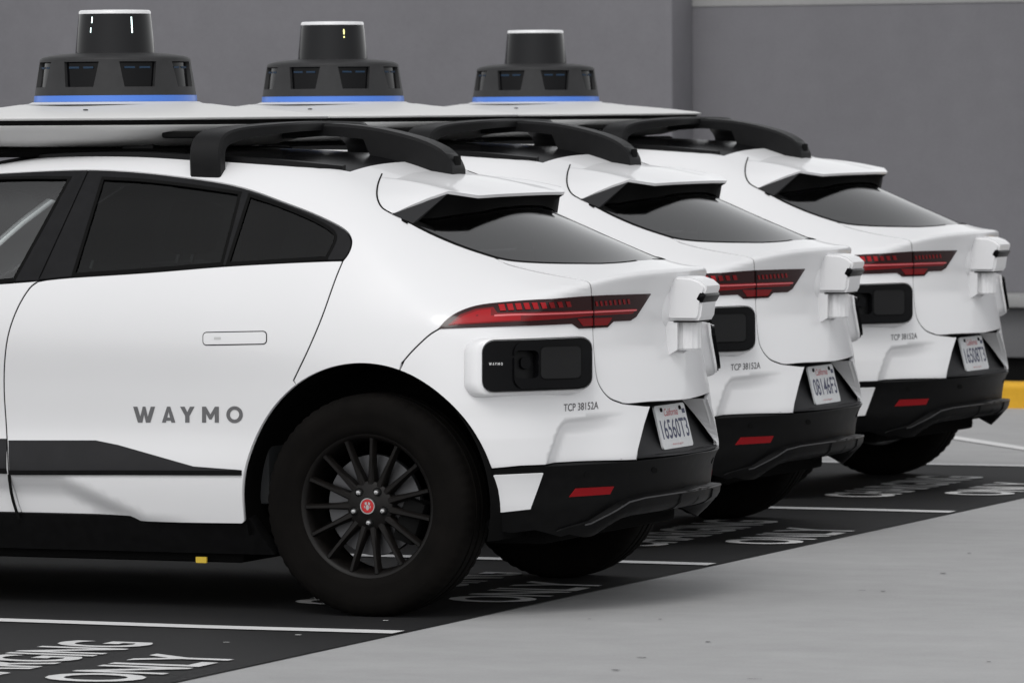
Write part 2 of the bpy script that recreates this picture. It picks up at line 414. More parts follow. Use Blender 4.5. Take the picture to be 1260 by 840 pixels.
def tri2d(outer, holes=(), h=.03, lines=()):
    outer = resample(clean(outer), h); hs = [resample(clean(x), h) for x in holes]
    pts = [tuple(p) for p in outer]; edges = [(i, (i+1) % len(outer)) for i in range(len(outer))]
    for x in hs:
        k = len(pts); pts += [tuple(p) for p in x]; edges += [(k+i, k+(i+1) % len(x)) for i in range(len(x))]
    lo, hi = outer.min(0), outer.max(0)
    gx, gy = np.meshgrid(np.arange(lo[0]+h/2, hi[0], h), np.arange(lo[1]+h/2, hi[1], h)); g = np.stack([gx.ravel(), gy.ravel()], -1)
    if len(g):
        k = inside(g, outer)
        for x in hs: k &= ~inside(g, x)
        g = g[k]
    if len(g):
        k = dist_poly(g, outer) > h*.45
        for x in hs: k &= dist_poly(g, x) > h*.45
        for x in lines: k &= dist_poly(g, np.asarray(x), closed=False) > h*.5
        pts += [tuple(p) for p in g[k]]
    for x in lines:
        k = len(pts); x = np.asarray(x); x = x[inside(x, outer)]
        if len(x) > 1: pts += [tuple(p) for p in x]; edges += [(k+i, k+i+1) for i in range(len(x)-1)]
    V, E_, Fc, *_ = delaunay_2d_cdt([Vector(p) for p in pts], edges, [], 0, 1e-6)
    V = np.array([tuple(v) for v in V]); Fc = np.array([f for f in Fc])
    c = V[Fc].mean(1); k = inside(c, outer)
    for x in hs: k &= ~inside(c, x)
    Fc = Fc[k]
    a = V[Fc]; cr = (a[:, 1, 0]-a[:, 0, 0])*(a[:, 2, 1]-a[:, 0, 1])-(a[:, 2, 0]-a[:, 0, 0])*(a[:, 1, 1]-a[:, 0, 1])
    Fc = Fc[np.abs(cr) > 1e-10]; cr = cr[np.abs(cr) > 1e-10]
    Fc[cr < 0] = Fc[cr < 0][:, ::-1]
    used = np.unique(Fc); mp = -np.ones(len(V), int); mp[used] = np.arange(len(used))
    return V[used], mp[Fc]
def shell(outer, holes=(), h=.03, off=0.0, flange=.018, disp=None, gap=.0030, lines=()):
    """curved panel on the body: points, triangles, loop normals"""
    c_ = clean(outer)
    if area2(c_) < 0: c_ = c_[::-1]
    o = inset(c_, gap) if gap else c_.copy()
    o[:, 0] = np.where(c_[:, 0] > T_END-1e-6, T_END, o[:, 0]); o[:, 1] = np.where(c_[:, 1] > S_END-1e-6, S_END, o[:, 1])
    hl = [inset(x, -gap) if gap else clean(x) for x in holes]
    ts, tri = tri2d(o, hl, h, lines)
    P, N = surf(ts)
    d = np.full(len(ts), off)
    if disp is not None: d = d+disp(ts, P)
    # normals of the displaced sheet
    Q = P+N*d[:, None]
    if disp is not None:
        def at(e):
            te = ts+np.array(e); Pe, Ne = surf(te); return Pe+Ne*(off+disp(te, Pe))[:, None]
        e_ = .0022
        NN = np.cross(at((e_, 0))-at((-e_, 0)), at((0, e_))-at((0, -e_)))
        bad = np.linalg.norm(NN, axis=1) < 1e-9; NN[bad] = N[bad]
        NN /= np.maximum(np.linalg.norm(NN, axis=1, keepdims=True), 1e-12); sg = np.sign(np.sum(NN*N, 1))[:, None]; VN = NN*sg
    else: VN = N
    cnt = {}
    for f in tri:
        for a, b in ((f[0], f[1]), (f[1], f[2]), (f[2], f[0])): cnt[(a, b)] = 1
    be = [(a, b) for (a, b) in cnt if (b, a) not in cnt]
    fn = np.cross(P[tri[:, 1]]-P[tri[:, 0]], P[tri[:, 2]]-P[tri[:, 0]]); flip = np.sum(fn*N[tri[:, 0]]) < 0
    faces = [tuple(f[::-1]) if flip else tuple(f) for f in tri]
    ln = [VN[i] for f in faces for i in f]
    verts = Q.tolist()
    if flange:
        low = {}
        for a, b in be:
            if abs(Q[a, 1]) < 2e-3 and abs(Q[b, 1]) < 2e-3: continue
            for k in (a, b):
                if k not in low: low[k] = len(verts); verts.append((Q[k]-N[k]*flange).tolist())
            f = (b, a, low[a], low[b]) if not flip else (a, b, low[b], low[a])
            A, B, C = (np.array(verts[i]) for i in f[:3]); nn = np.cross(B-A, C-B); nn /= max(np.linalg.norm(nn), 1e-12)
            e0 = (N[a]+N[b])*.25
            faces.append(f); ln += [nn+e0 if i < len(Q) else nn for i in f]
    V = np.array(verts); L = np.array(ln); L /= np.maximum(np.linalg.norm(L, axis=1, keepdims=True), 1e-12)
    return V, faces, L
def mirrored(V, faces, L):
    V2 = V*np.array([1, -1, 1]); f2 = []; l2 = []; k = 0
    for f in faces:
        f2.append(tuple(f[::-1])); l2 += [L[k+i]*np.array([1, -1, 1]) for i in range(len(f)-1, -1, -1)]; k += len(f)
    return V2, f2, np.array(l2)
def panel(name, outer, m, parent, holes=(), mode='pair', **kw):
    V, Fc, L = shell(outer, holes, **kw)
    if mode == 'near': return [add(name, V, Fc, m, parent, loop_normals=L)]
    V2, F2, L2 = mirrored(V, Fc, L)
    if mode == 'centre':
        n = len(V); return [add(name, np.vstack([V, V2]), list(Fc)+[tuple(i+n for i in f) for f in F2], m, parent, loop_normals=np.vstack([L, L2]))]
    par2 = parent[1] if isinstance(parent, (list, tuple)) else parent; par1 = parent[0] if isinstance(parent, (list, tuple)) else parent
    return [add(name, V, Fc, m, par1, loop_normals=L), add(name, V2, F2, m, par2, loop_normals=L2)]
def rrect(c, hx, hy, r, n=6, skew=0.0):
    out = []
    for cx, cy, a0 in ((hx-r, hy-r, 0), (-hx+r, hy-r, 90), (-hx+r, -hy+r, 180), (hx-r, -hy+r, 270)):
        for i in range(n+1):
            a = math.radians(a0+90*i/n); out.append((c[0]+cx+r*math.cos(a)+0, c[1]+cy+r*math.sin(a)+skew*(cx+r*math.cos(a))))
    return np.array(out)
def text_mesh(s, size=1.0, bold=0.0, spacing=1.0, align='CENTER', shear=0.0):
    cu = bpy.data.curves.new('text', 'FONT'); cu.body = s; cu.size = size; cu.align_x = align; cu.offset = bold; cu.space_character = spacing; cu.shear = shear
    cu.resolution_u = 4
    o = bpy.data.objects.new('text', cu); COL.objects.link(o)
    dg = bpy.context.evaluated_depsgraph_get(); dg.update()
    ev = o.evaluated_get(dg); me = ev.to_mesh()
    V = np.array([v.co[:] for v in me.vertices]); Fc = [tuple(p.vertices) for p in me.polygons]
    ev.to_mesh_clear(); bpy.data.objects.remove(o); bpy.data.curves.remove(cu)
    return V, Fc

# ------------------------------------------------------------------ the place: ground, stalls, lines, wall, kerb
def sheet(name, pts, z, m, kind='structure', thick=0.0):
    V = [(x, y, z) for x, y in pts]; n = len(pts)
    return tag(add(name, V, [tuple(range(n))], m), kind=kind)
L_STALL, Y_LINE, X_EDGE = 2.86, -1.4274, 0.339
Y_LAST = Y_LINE+3*L_STALL+.16
sheet('ground', [(-300, -300), (300, -300), (300, 300), (-300, 300)], 0.0, 'concrete')
stall = sheet('stall_pavement', [(-7.0, -24.3), (X_EDGE, -24.3), (X_EDGE, Y_LAST), (-7.0, Y_LAST)], .004, 'asphalt')
for k in range(-2, 4):
    y = Y_LINE+k*L_STALL
    if k == 3: y = Y_LAST-.05
    # the hand-rolled line is not quite straight
    xs_ = np.linspace(-5.6, X_EDGE-.004, 26); wob = .012*np.sin(xs_*2.1+k*1.7)+.006*np.sin(xs_*5.3+k)
    V = [(x, y-.05+w, .008) for x, w in zip(xs_, wob)]+[(x, y+.05+w, .008) for x, w in zip(xs_, wob)]; n = len(xs_)
    o = add('stall_line', V, [(i, i+1, n+i+1, n+i) for i in range(n-1)], 'line'); tag(o, kind='structure')
d0, d1 = np.array([-3.06, 11.54]), np.array([1.0, 6.43+.0])
d1 = d0+(np.array([-.725, 8.607])-np.array([-1.376, 9.426]))*7; dn = np.array([-(d1-d0)[1], (d1-d0)[0]]); dn = dn/np.linalg.norm(dn)*.05
d0 = np.array([-1.376, 9.426])-(d1-d0)*.35
sheet('lane_line', [tuple(d0-dn), tuple(d1-dn), tuple(d1+dn), tuple(d0+dn)], .004, 'line')
def ground_text(s, xbase, yc, height, width, name):
    V, Fc = text_mesh(s, 1.0, .022)
    mn, mx = V.min(0), V.max(0)
    P = [(xbase-(v[1]-mn[1])/(mx[1]-mn[1])*height, yc+((v[0]-mn[0])/(mx[0]-mn[0])-.5)*width, .008) for v in V]
    tag(add(name, P, Fc, 'line'), kind='structure')
for k, (dx, yc) in {-1: (-.075, -2.74), 0: (0, .12), 1: (0, 2.83), 2: (-.055, 5.70), -2: (-.05, -5.7)}.items():
    ground_text('ONLY', .30+dx, yc, .315, .84, 'stall_lettering')
    ground_text('CHARGING', -.16+dx, yc+.03, .315, 1.42, 'stall_lettering')
# small debris marks on the stall
for (x, y, lx, ly) in ((-1.28, -1.75, .11, .012), (.06, -1.62, .018, .02), (-.05, -1.92, .02, .012), (.12, -1.06, .016, .016)):
    tag(add('paint_fleck', [(x, y, .0085), (x+lx, y+.004, .0085), (x+lx*.9, y+ly, .0085), (x-.004, y+ly*.8, .0085)], [(0, 1, 2, 3)], 'line'), kind='structure')

for (x, y, lx, ly) in ((1.35, -1.9, .035, .012), (1.9, -2.4, .05, .006), (2.6, -.4, .02, .02), (1.2, .6, .03, .008), (3.1, 1.2, .06, .006), (2.2, 3.0, .025, .01)):
    tag(add('scuff_mark', [(x, y, .003), (x+lx, y+.002, .003), (x+lx*.85, y+ly, .003), (x+.004, y+ly*.8, .003)], [(0, 1, 2, 3)], 'asphalt'), kind='structure')
for _ in range(34):
    x, y, r = rng.uniform(.6, 5.5), rng.uniform(-4.5, 5.5), rng.uniform(.004, .011)
    tag(add('grit_speck', [(x+r*math.cos(a)*rng.uniform(.6, 1.6), y+r*math.sin(a)*rng.uniform(.6, 1.2), .0035) for a in np.linspace(0, 5.2, 6)], [tuple(range(6))], 'asphalt'), kind='structure')
# grey wall in two planes with a pilaster return, ledge, plinth
def empty(name, loc=(0, 0, 0)):
    o = bpy.data.objects.new(name, None); COL.objects.link(o); o.location = loc; o.empty_display_size = .2; return o
WY = 15.2
def at_y(px, y):
    d = pix_ray([px])[0]; t = (y-CAM_C[1])/d[1]; return CAM_C+d*t
x_ret = at_y((828, 60), WY-.34)[0]
zt_wall = at_y((1200, 3.5), WY)[2]
wl = empty('building_wall', (-20, WY, 0)); tag(wl, 'tall smooth grey painted wall with a stepped return behind the cars', 'wall')
def wpart(name, lo, hi, m, bevel=.012):
    o = box(name, np.array(lo)-np.array([-20, WY, 0]), np.array(hi)-np.array([-20, WY, 0]), m, wl, bevel); return o
wpart('wall_section', (x_ret+.001, WY, .55), (40, WY+.4, zt_wall), 'wall', 0)
wpart('wall_cap', (x_ret+.002, WY-.006, zt_wall+.0005), (40, WY+.404, zt_wall+.10), 'ledge', 0)
wpart('wall_section', (-60, WY-.34, .55), (x_ret, WY+.3, 3.4), 'wall', .05)
wpart('ledge', (-60, WY-.40, .47), (40, WY+.35, .548), 'ledge')
wpart('plinth', (-60, WY-.30, .16), (40, WY+.3, .468), 'wall_base')
wpart('footing', (-60, WY-.24, 0), (40, WY+.25, .158), 'gap')  # black strip paints the shade below the plinth
# yellow kerb
ky = 12.2; kx0 = -40; kb = bmesh.new(); 
prof = [(0, 0)]+[(.0+.005, .10)]+[(.03-.03*math.cos(a)+.003, .11+.035*math.sin(a)) for a in np.linspace(0, 1.57, 6)]+[(.15, .146), (.15, 0)]
secs = [[(x, ky+p[0], p[1]) for p in prof] for x in np.linspace(-12, 30, 29)]
ko = sweep('yellow_kerb', None, secs, 'yellow'); tag(ko, 'yellow painted raised kerb running along in front of the grey wall', 'kerb')
sheet('planting_strip', [(-60, 12.36), (60, 12.36), (60, WY-.05), (-60, WY-.05)], .012, 'wall_base')

# ------------------------------------------------------------------ the car
car = empty('parked_car', (0, 0, 0))
def pair(name, m): pass
def arch_ang(px, x0=0):
    P, _ = on_body([px]); return math.degrees(math.atan2((P[0, 2]-.378)/.472, (P[0, 0]-x0)/.452))
CEN = lambda x: xy([x], [0.0])[0]                     # chart point on the centre line of the top
A_SEAM, A_DOOR, A_LIP = arch_ang((494, 447)), arch_ang((361, 468)), 15.4
z4 = lambda pts: [(x/2.739, 180+y/2.739) for x, y in pts]
# --- seams and outlines, traced on the body
ROOF_EDGE = np.vstack([xy([-2.30, -2.10, -1.95, -1.75], [-.66, -.63, -.61, -.60]), pxs([(0, 198), (83, 193), (167, 193), (240, 197), (293, 200), (420, 209)], 5)])
ROOF_REAR = np.vstack([pxl([(430, 211)], 1), xy([-.245, -.235], [-.32, -.12]), CEN(-.232)[None]])
WIN_TOP = np.vstack([xz([-2.42, -2.25, -2.05, -1.85, -1.7], [1.035, 1.11, 1.23, 1.355, 1.43]),
    pxs(z4([(0, 92), (150, 84), (300, 80), (450, 87), (600, 103), (750, 125), (850, 150), (950, 187), (1050, 225), (1130, 262), (1168, 287), (1183, 312), (1183, 338), (1172, 364), (1157, 384)]), 4)])
BELT = np.vstack([xz([-2.42, -2.1, -1.8, -1.6], [1.02, 1.055, 1.085, 1.098]), pxs(z4([(0, 462), (130, 452), (240, 441), (500, 424), (760, 403), (1000, 390), (1157, 384)]), 4)])
GLASS_L = pxs([(487, 263), (505, 274), (530, 287), (560, 300), (585, 309), (607, 316)], 4)
GLASS_B = np.vstack([pxs([(607, 316), (625, 320), (650, 322.5), (690, 324), (740, 324.3)], 4), xy([.628, .643], [-.18, -.08]), CEN(.648)[None]])
TG_TOP = pxs([(607, 316), (625, 325), (660, 334), (700, 341.5), (722, 346), (727, 352), (728, 364)], 4)
TG_LOW = pxs([(729, 392), (731, 430), (734, 462), (740, 478), (751, 490), (766, 496)], 4)
TG_BOT = np.vstack([pxl([(774, 497), (800, 494.5)], 2), [[T_END, .694]]])
LAMP_MID = pxs([(728, 378), (660, 386), (590, 394), (556, 399), (541, 404)], 4)
SEAM = pxs([(541, 404), (527, 413), (508, 431), (494, 447)], 4)
DOOR_R = pxs([(422, 320.5), (412, 345), (396, 390), (380, 428), (361, 468)], 5)
DOOR_F = pxs([(47, 346), (36, 355), (22, 378), (11, 408), (6, 440), (5, 480), (8, 530), (11, 590), (16, 618), (23, 639)], 4)
B_CUT = pxl([(109.5, 209.2), (47, 346)], 12)
LIP = np.vstack([arch(0, A_LIP, A_LIP, 1), pxs([(640, 573.5), (700, 571), (783, 566)], 5), [[T_END, .516]]])
mid_t = np.array([[T_END, .0]])
# --- body shell: cantrails, quarter panels, rear roof strip
body = panel('body_shell', np.vstack([ROOF_EDGE, ROOF_REAR, CEN(.03)[None], xy([.02], [-.3]), GLASS_L, TG_TOP[1:], LAMP_MID, SEAM[1:], arch(0, A_SEAM, A_DOOR, 30), DOOR_R[::-1], WIN_TOP[::-1], xy([-2.45], [-.70])]),
    'paint', car, mode='centre', h=.018)[0]
# --- doors
sill_line = pxs([(23, 640), (90, 641), (181, 643), (298, 644.5)], 4)
def door_disp(ts, P):
    zl = np.interp(P[:, 0], [-1.15, -.82, -.5], [.475, .335, .31]); d = -.034*ssmooth(zl-P[:, 2], 0, .10)*(1-ssmooth(P[:, 0], -.85, -.55))
    return d
rdoor_pl = np.vstack([BELT[(BELT[:, 0] > DOOR_F[0, 0]+.004)][:-1], DOOR_R, arch(0, A_DOOR, 180, 18), xz([-.452, -.452], [.35, .312]), sill_line[::-1], DOOR_F[::-1]])
rdoor = panel('rear_door', rdoor_pl, 'paint', car, h=.026, disp=door_disp)
BELT_F = BELT[BELT[:, 0] < DOOR_F[0, 0]-.004]
fdoor_pl = np.vstack([BELT_F, DOOR_F, xz([-1.6, -2.0, -2.42], [.316, .316, .318]), xz([-2.42, -2.42], [.7, .95])])
fdoor = panel('front_door', fdoor_pl, 'paint', car, h=.03, disp=door_disp)
# cladding, strips and sills
clad_top = pxl([(11, 541.5), (118, 541.5), (145, 547), (238, 573.5), (297, 578)], 6)
clad_bot = pxl([(297, 579), (150, 578.5), (12, 578.5)], 10)
panel('door_cladding', np.vstack([clad_top, clad_bot]), 'darkgrey', rdoor, h=.03, off=.004, flange=.006, gap=0)
panel('rubbing_strip', np.vstack([pxl([(12, 578.2), (150, 578.2), (297.5, 578.6)], 8), pxl([(297.5, 584.5), (150, 584), (12, 584)], 8)]), 'clad', rdoor, h=.03, off=.006, flange=.008, gap=0)
zc1 = DOOR_F[np.argmin(np.abs(DOOR_F[:, 1]-.53))][0]-.006
panel('door_cladding', np.vstack([xz(np.linspace(-2.41, zc1, 14), .577), xz(np.linspace(zc1+.003, -2.41, 14), .476)]), 'darkgrey', fdoor, h=.03, off=.004, flange=.006, gap=0)
panel('rubbing_strip', np.vstack([xz(np.linspace(-2.41, zc1+.003, 14), .476), xz(np.linspace(zc1+.004, -2.41, 14), .458)]), 'clad', fdoor, h=.03, off=.006, flange=.008, gap=0)
panel('sill', np.vstack([xz(np.linspace(-2.55, -.44, 40), .318), xz(np.linspace(-.36, -2.55, 40), .195)]), 'clad', car, h=.03, off=-.016, flange=.05, gap=0)
# door handles
hc = dom([(289, 416)])[0]
hr = dom(rrect((289, 416), 38.5, 7.2, 4.0, 5, -.018))
for o in panel('handle_recess', inset(hr, -.0035), 'gap', rdoor, h=.03, off=.0008, flange=0, gap=0): pass
hd = panel('door_handle', hr, 'paint', rdoor, h=.012, off=.0025, flange=.003, gap=0)
panel('handle_key_cover', dom(rrect((268, 416.2), 4.2, 1.6, .8, 3)), 'white_small', hd, h=.01, off=.0032, flange=0, gap=0)
hx = xz([-1.62, -1.38, -1.38, -1.62], [.918, .922, .962, .958])
panel('handle_recess', inset(hx, -.0035), 'gap', fdoor, h=.03, off=.0008, flange=0, gap=0)
panel('door_handle', hx, 'paint', fdoor, h=.02, off=.0025, flange=.003, gap=0)
# side windows: trim ring and panes
RG = np.vstack([pxs(z4([(346, 107), (480, 114), (640, 132), (812, 157)]), 4), pxl(z4([(812, 157), (748, 399)]), 6)[1:], pxs(z4([(748, 399), (500, 419), (245, 436)]), 4)[1:], pxl(z4([(245, 436), (346, 107)]), 8)[1:-1]])
QG = np.vstack([pxs(z4([(840, 163), (950, 200), (1050, 242), (1108, 274), (1131, 298), (1128, 326), (1102, 376)]), 4), pxl(z4([(1102, 379), (765, 399)]), 5), pxl(z4([(765, 399), (840, 163)]), 6)[1:-1]])
FG = np.vstack([xz([-2.22, -2.1, -1.95, -1.75], [1.085, 1.16, 1.255, 1.372]), pxs(z4([(0, 107), (120, 105), (238, 106)]), 3), pxl(z4([(238, 106), (48, 452)]), 8)[1:], pxs(z4([(48, 452), (0, 456)]), 2)[1:], xz([-1.7, -2.0, -2.2], [1.102, 1.075, 1.062])])
i0 = np.argmin(np.abs(WIN_TOP[:, 0]-B_CUT[0, 0])); WT_R = WIN_TOP[WIN_TOP[:, 0] > B_CUT[0, 0]]; WT_F = WIN_TOP[WIN_TOP[:, 0] < B_CUT[0, 0]]
k_tip = len(WIN_TOP)-1
j0 = next(i for i in range(len(WIN_TOP)) if WIN_TOP[i, 0] > B_CUT[0, 0])
trim_r = np.vstack([B_CUT[0][None], WIN_TOP[j0:], BELT[BELT[:, 0] > B_CUT[-1, 0]][::-1][1:], B_CUT[::-1][:-1]])
panel('window_trim', trim_r, 'trim', rdoor, holes=[RG, QG], h=.03, off=.001, flange=.02)
trim_f = np.vstack([WIN_TOP[:j0], B_CUT, BELT[BELT[:, 0] < B_CUT[-1, 0]][::-1]])
panel('window_trim', trim_f, 'trim', fdoor, holes=[FG], h=.03, off=.001, flange=.02)
panel('window_pane', RG, 'tint', rdoor, h=.05, off=-.004, flange=0, gap=-.003)
panel('window_pane', QG, 'tint', rdoor, h=.05, off=-.004, flange=0, gap=-.003)
panel('window_pane', FG, 'clear', fdoor, h=.05, off=-.004, flange=0, gap=-.003)
# bright-edged seal lines round the rear panes
def seal(poly, name, par):
    o = inset(poly, -.004); i = inset(poly, .007)
    panel(name, o, 'gap', par, holes=[i], h=.05, off=.0022, flange=.004, gap=0)
seal(RG, 'window_seal', rdoor); seal(QG, 'window_seal', rdoor); seal(FG, 'window_seal', fdoor)
# --- roof glass, windscreen, front of the car
panel('roof_panel', np.vstack([ROOF_EDGE[2:], ROOF_REAR, CEN(-1.9)[None]]), 'roofglass', car, mode='centre', h=.05, off=-.004)
panel('windscreen', np.vstack([xy([-2.45, -2.30, -2.10, -1.955], [-.70, -.66, -.63, -.61]), CEN(-1.905)[None], CEN(-2.56)[None]]), 'clear', car, mode='centre', h=.06, off=-.003, flange=0)
def front_body():
    global PZ, S_END
    pz0, se0 = PZ, S_END
    PZ = .50; S_END = PZ+RV*math.pi/2
    try:
        c = lambda x: xy([x], [0.0])[0]
        panel('front_body', np.vstack([xz([-2.424]*4, [1.015, .85, .6, .318]), xz([-2.538], [.318]), arch(-2.99, 0, 180, 28), xz([-3.442, -3.56], [.31, .31]), xz([-3.56, -3.56], [.5, .7]), xy([-3.56, -3.56], [-.6, -.3]), c(-3.56)[None], c(-2.56)[None], xy([-2.47], [-.71])]), 'paint', car, mode='centre', h=.035)
        ys, zs2 = np.linspace(-.93, .93, 49), np.linspace(.30, .95, 24); Y, Z = np.meshgrid(ys, zs2); Y, Z = Y.ravel(), Z.ravel()
        lo = np.full(len(Y), -3.50); hi = np.full(len(Y), -4.0); okn = field(np.stack([lo, Y, Z], -1)) < 0
        for _ in range(30):
            m_ = (lo+hi)/2; f = field(np.stack([m_, Y, Z], -1)) < 0; lo = np.where(f, m_, lo); hi = np.where(f, hi, m_)
        V = np.stack([lo+.004, Y, Z], -1); Fc = []
        for j in range(23):
            for i in range(48):
                q = (j*49+i, (j+1)*49+i, (j+1)*49+i+1, j*49+i+1)
                if all(okn[k] for k in q): Fc.append(q)
        add('front_bumper', V, Fc, 'paint', car, smooth=True)
    finally: PZ, S_END = pz0, se0
front_body()
o = box('front_grille', (-3.845, -.42, .40), (-3.70, .42, .66), 'glossblack', car, .03)
# --- bumper
def _off(pl, w):
    d = np.gradient(pl, axis=0); d /= np.linalg.norm(d, axis=1, keepdims=True); return np.stack([d[:, 1], -d[:, 0]], -1)*w
def facet(ts, P):
    poly = FACET; ins = inside(ts, poly); d = dist_poly(ts, FLINE, closed=False)
    amp = .026*(1-ssmooth(ts[:, 0], FACET[26, 0], REC_L[0, 0]-.012))
    return -np.where(ins, .20*np.clip(d/.0045, 0, 1)+.80*ssmooth(d, -.01, .05)-.80*ssmooth(np.zeros(1), -.01, .05), 0)*amp
FACET = np.vstack([pxs([(672, 574), (676, 560), (683, 540), (690, 523), (700, 516.5), (735, 511.5), (775, 507)], 6), pxl([(830, 520), (860, 575), (673, 590)], 2)])
FLINE = pxs([(672, 574), (676, 560), (683, 540), (690, 523), (700, 516.5), (735, 511.5), (775, 507)], 6)
REC_L = pxl([(783, 566), (785.5, 552), (793, 522), (800, 500)], 4)
bumper_pl = np.vstack([LAMP_MID[::-1], TG_LOW, TG_BOT[:1], REC_L[::-1], LIP[LIP[:, 0] < REC_L[0, 0]-.004][::-1], arch(0, A_LIP, A_SEAM, 24)[1:], SEAM[::-1][1:]])
bumper = panel('bumper_wing', bumper_pl, 'paint', car, h=.012, disp=facet, lines=[FLINE, FLINE[1:]+_off(FLINE, .0045)[1:]])
# inner side walls of the number plate recess
Pr, Nr = surf(REC_L)
def rec_x(z): return np.interp(z, [.50, .535, .70], [.81, .755, .668])
for sg in (1, -1):
    n = len(Pr); V = [(p[0]-.001, sg*p[1], p[2]) for p in Pr]+[(min(p[0]-.004, rec_x(p[2])-.004), sg*(p[1]+.012), p[2]) for p in Pr]
    f = [(i, i+1, n+i+1, n+i) for i in range(n-1)]
    add('recess_side', V, f if sg < 0 else [q[::-1] for q in f], 'paint', bumper[0 if sg > 0 else 1])
zz = [.517, .53, .56, .62, .70, .73]; V = []; Fc = []
for z in zz:
    for y in np.linspace(-.46, .46, 13): V.append((rec_x(z)-.05*(y/.46)**2-(.02 if z > .71 else 0), y, z))
for j in range(len(zz)-1):
    for i in range(12): Fc.append((j*13+i, j*13+i+1, (j+1)*13+i+1, (j+1)*13+i))
add('plate_recess', V, Fc, 'darkgrey', car, smooth=True)
box('recess_lamp', (.655, -.14, .697), (.70, .14, .72), 'gap', car, .004)
# ledge closing the lip
V = []; Fc = []
for i, t in enumerate(np.linspace(REC_L[0, 0]+.006, T_END, 20)):
    P, _ = surf([[t, .516]]); x, y = P[0, 0], P[0, 1]
    V += [(x-.002, y, .5155), (rec_x(.52)-.07, y, .524)]
n = len(V); V += [(a, -b, c) for a, b, c in V]
for i in range(19): Fc += [(2*i, 2*i+2, 2*i+3, 2*i+1), (n+2*i+2, n+2*i, n+2*i+1, n+2*i+3)]
add('bumper_ledge', V, Fc, 'darkgrey', car, smooth=True)
# lower black bumper with the raised diffuser crest
CREST = np.vstack([pxl([(690, 650), (724, 640), (766, 614), (784, 609), (830, 602), (862, 597)], 5), [[T_END, .402]]])
def low_disp(ts, P): return .004*ssmooth(ts[:, 1], .49, .512)
DIF_T0 = CREST[0, 0]
low_pl = np.vstack([LIP+[[0, -.002]], CREST[::-1]+[[0, -.03]], [[DIF_T0-.10, .292]], xz([.47], [.285]), xz([.41], [.30]), arch(0, -4, A_LIP, 8)[:-1]])
clad = panel('bumper_cladding', low_pl, 'clad', car, mode='centre', h=.018, disp=low_disp, flange=.05, gap=.001)[0]
def dif_disp(ts, P):
    zcr = np.interp(ts[:, 0], CREST[:, 0], CREST[:, 1]); below = zcr-ts[:, 1]; fade = ssmooth(ts[:, 0], DIF_T0-.02, CREST[14, 0])
    return .006+fade*(.030-.15*ssmooth(below, .022, .16))
dif_pl = np.vstack([CREST, [[T_END, .262]], [[T_END-.40, .258]], [[DIF_T0+.10, .262]], [[DIF_T0-.02, .285]]])
panel('diffuser', dif_pl, 'clad', car, mode='centre', h=.016, disp=dif_disp, flange=.06, gap=0)
for k_, tt_ in enumerate((.24,)):
    rib = np.array([[T_END-tt_, .385], [T_END-tt_+.006, .385], [T_END-tt_-.02, .29], [T_END-tt_-.026, .29]])
    V, Fc, L = shell(rib, (), h=.03, disp=lambda ts, P: dif_disp(ts, P)+.006, flange=.03, gap=0)
    add('diffuser_fin', V, Fc, 'clad', clad, loop_normals=L); V2, F2, L2 = mirrored(V, Fc, L); add('diffuser_fin', V2, F2, 'clad', clad, loop_normals=L2)
cr2 = CREST+[[0, -.004]]; d2 = np.gradient(cr2, axis=0); d2 /= np.linalg.norm(d2, axis=1, keepdims=True); n2 = np.stack([-d2[:, 1], d2[:, 0]], -1)*.0022
panel('diffuser_edge', np.vstack([cr2[4:]-n2[4:], (cr2+n2)[4:][::-1]]), 'edge', clad, mode='centre', h=.03, disp=lambda ts, P: dif_disp(ts, P)+.0015, flange=.002, gap=0)  # pale strip paints the highlight along the diffuser crest
# white corner piece behind the wheel
wedge = pxl([(602, 584), (668, 581), (660, 604), (652, 626), (606, 631)], 5)
panel('bumper_corner', wedge, 'paint', clad, h=.02, off=.006, flange=.008, gap=.001)
panel('reflector', pxl([(700, 611), (708, 600.5), (755, 598), (750, 607.5)], 5), 'reflector', clad, h=.02, off=.003, flange=.006, gap=0)
for px in ((722, 584), (805, 578)):
    panel('parking_sensor', dom([(px[0]+3.4*math.cos(a), px[1]+3.6*math.sin(a)) for a in np.linspace(0, 6.1, 16)]), 'gap', clad, h=.02, off=.0022, flange=.002, gap=0)
# --- tailgate
def tg_disp(ts, P):
    return 0.012*ssmooth(P[:, 2], .80, .74)*(1-0) if False else np.zeros(len(ts))
tg = panel('tailgate', np.vstack([GLASS_B[::-1], TG_TOP[1:], TG_LOW, TG_BOT]), 'paint', car, mode='centre', h=.010)[0]
rw = panel('rear_window', np.vstack([CEN(.02)[None], xy([.0], [-.35]), GLASS_L, GLASS_B[1:], [[T_END, S_END], [PX, S_END]]]), 'rearglass', car, mode='centre', h=.04, off=-.002, flange=.01)[0]
def strip(pl, w, name, m, par, off, mode='centre'):
    """ribbon along an open chart line"""
    d = np.gradient(pl, axis=0); d /= np.maximum(np.linalg.norm(d, axis=1, keepdims=True), 1e-9); nn = np.stack([-d[:, 1], d[:, 0]], -1)
    return panel(name, np.vstack([pl-nn*w/2, (pl+nn*w/2)[::-1]]), m, par, mode=mode, h=.04, off=off, flange=.002, gap=0)
strip(np.vstack([GLASS_L, GLASS_B[1:-1]])[::2], .010, 'window_seal', 'gap', rw, .001, 'pair')
